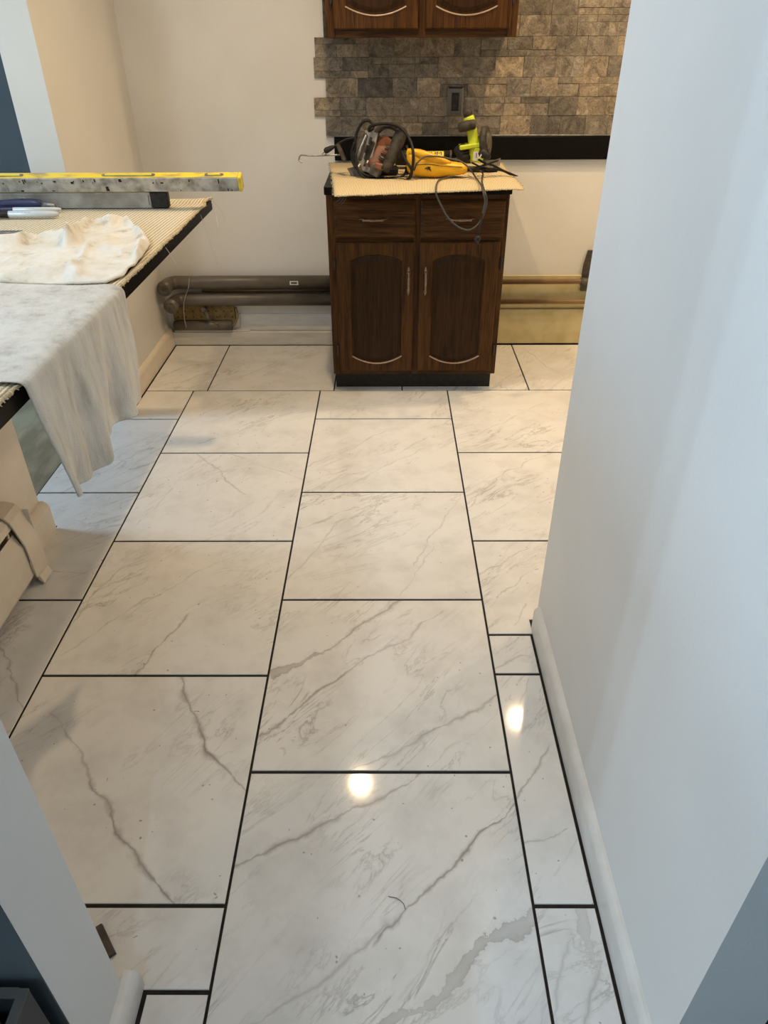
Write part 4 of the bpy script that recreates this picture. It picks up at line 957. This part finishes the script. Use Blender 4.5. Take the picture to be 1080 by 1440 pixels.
# ------------------------------------------------------------------ small things on the floor
hr = MB().tube([(*px(546, 1261, 2, 0)[:2], .0012), (*px(558, 1264, 2, 0)[:2], .002), (*px(567, 1271, 2, 0)[:2], .002), (*px(570, 1279, 2, 0)[:2], .0012)], .0006, 5, 5).build('fibre_strand', 'hair', None, True); tag(hr, 'thin dark curved strand lying on a white floor tile', 'strand')
a, b = px(139, 1302, 2, .006), px(158, 1343, 2, .006)
dch = (b-a); pr_ = Vector((-dch.y, dch.x, 0)).normalized()*.007
ch = MB().rings([[a+pr_+Vector((0, 0, -.0055)), a-pr_+Vector((0, 0, -.0055)), b-pr_*1.2+Vector((0, 0, -.0055)), b+pr_+Vector((0, 0, -.0055))], [a+pr_*.8+Vector((0, 0, .003)), a-pr_*.8+Vector((0, 0, .004)), b-pr_+Vector((0, 0, .004)), b+pr_*.9+Vector((0, 0, .003))]]).build('wood_shim', 'dark'); tag(ch, 'dark splintered shim lying against the doorway wall end', 'shim')
# carton against the hall side of the doorway wall
c0 = px(27, 1428, 1, .40)
cb = empty('carton', (-.72, .35, 0), 'dark open carton with white edges against the hall side of the doorway wall', 'carton')
xa, xb, ya, yb2, zt2 = -.90, c0.x, .18, .43, c0.z
MB().box(xa, xb, ya, ya+.006, 0, zt2).box(xa, xb, yb2-.006, yb2, 0, zt2).box(xa, xa+.006, ya+.006, yb2-.006, 0, zt2).box(xb-.006, xb, ya+.006, yb2-.006, 0, zt2).box(xa+.006, xb-.006, ya+.006, yb2-.006, 0, .01).build('shell', 'bluestuff', cb)
MB().box(xb-.012, xb+.001, ya, yb2, zt2+.0002, zt2+.004).box(xa, xb-.012, yb2-.012, yb2+.001, zt2+.0002, zt2+.004).box(xa, xb-.012, ya, ya+.012, zt2+.0002, zt2+.004).build('white_rim', 'cordgrey', cb)
box(xa+.01, xb-.03, ya+.02, yb2-.03, .012, zt2-.02).build('contents', 'cordgrey', cb)

# ------------------------------------------------------------------ ceiling downlights
for (x, y), lb in zip(CANS, ('round ceiling downlight above the passage', 'round ceiling downlight in front of the backsplash', 'round ceiling downlight at the far side of the kitchen')):
    e = empty('downlight', (x, y, CEIL), lb, 'ceiling light', 'kitchen downlights')
    rg_ = lambda r, z: [(x+r*math.cos(2*math.pi*k/28), y+r*math.sin(2*math.pi*k/28), z) for k in range(28)]
    MB().rings([rg_(.085, CEIL-.0005), rg_(.085, CEIL-.006), rg_(.046, CEIL-.010), rg_(.042, CEIL-.004), rg_(.042, CEIL-.0005)], False, False).build('ring', 'white', e, True)
    MB().rings([rg_(.0415, CEIL-.001), rg_(.0415, CEIL-.004)]).build('lens', 'lens', e)
e = empty('hall_lamp', (-.12, -1.5, CEIL), 'round ceiling lamp in the hall behind the doorway', 'ceiling light')
MB().tube([(-.12, -1.5, CEIL-.001), (-.12, -1.5, CEIL-.03)], [.09, .08], 24).build('shade', 'lensc', e)
e = empty('side_room_lamp', (-1.55, 1.25, CEIL), 'round ceiling lamp in the room beyond the counter', 'ceiling light')
MB().tube([(-1.55, 1.25, CEIL-.001), (-1.55, 1.25, CEIL-.03)], [.14, .13], 24).build('shade', 'lensc', e)
fl_ = empty('floor_lamp', (-2.40, -.60, 0), 'slim black floor lamp with two bare cool bulbs in the hall', 'floor lamp')
MB().tube([(-2.4, -.60, .0), (-2.4, -.60, .02)], [.14, .13], 24).build('base', 'black', fl_)
MB().tube([(-2.4, -.60, .02), (-2.4, -.60, 1.50)], .012, 10).build('pole', 'black', fl_)
for b_ in BULBS: MB().tube([(-2.4, -.60, 1.50), (b_[0], b_[1], 1.53), (b_[0], b_[1], 1.58)], .008, 8).build('arm', 'black', fl_)
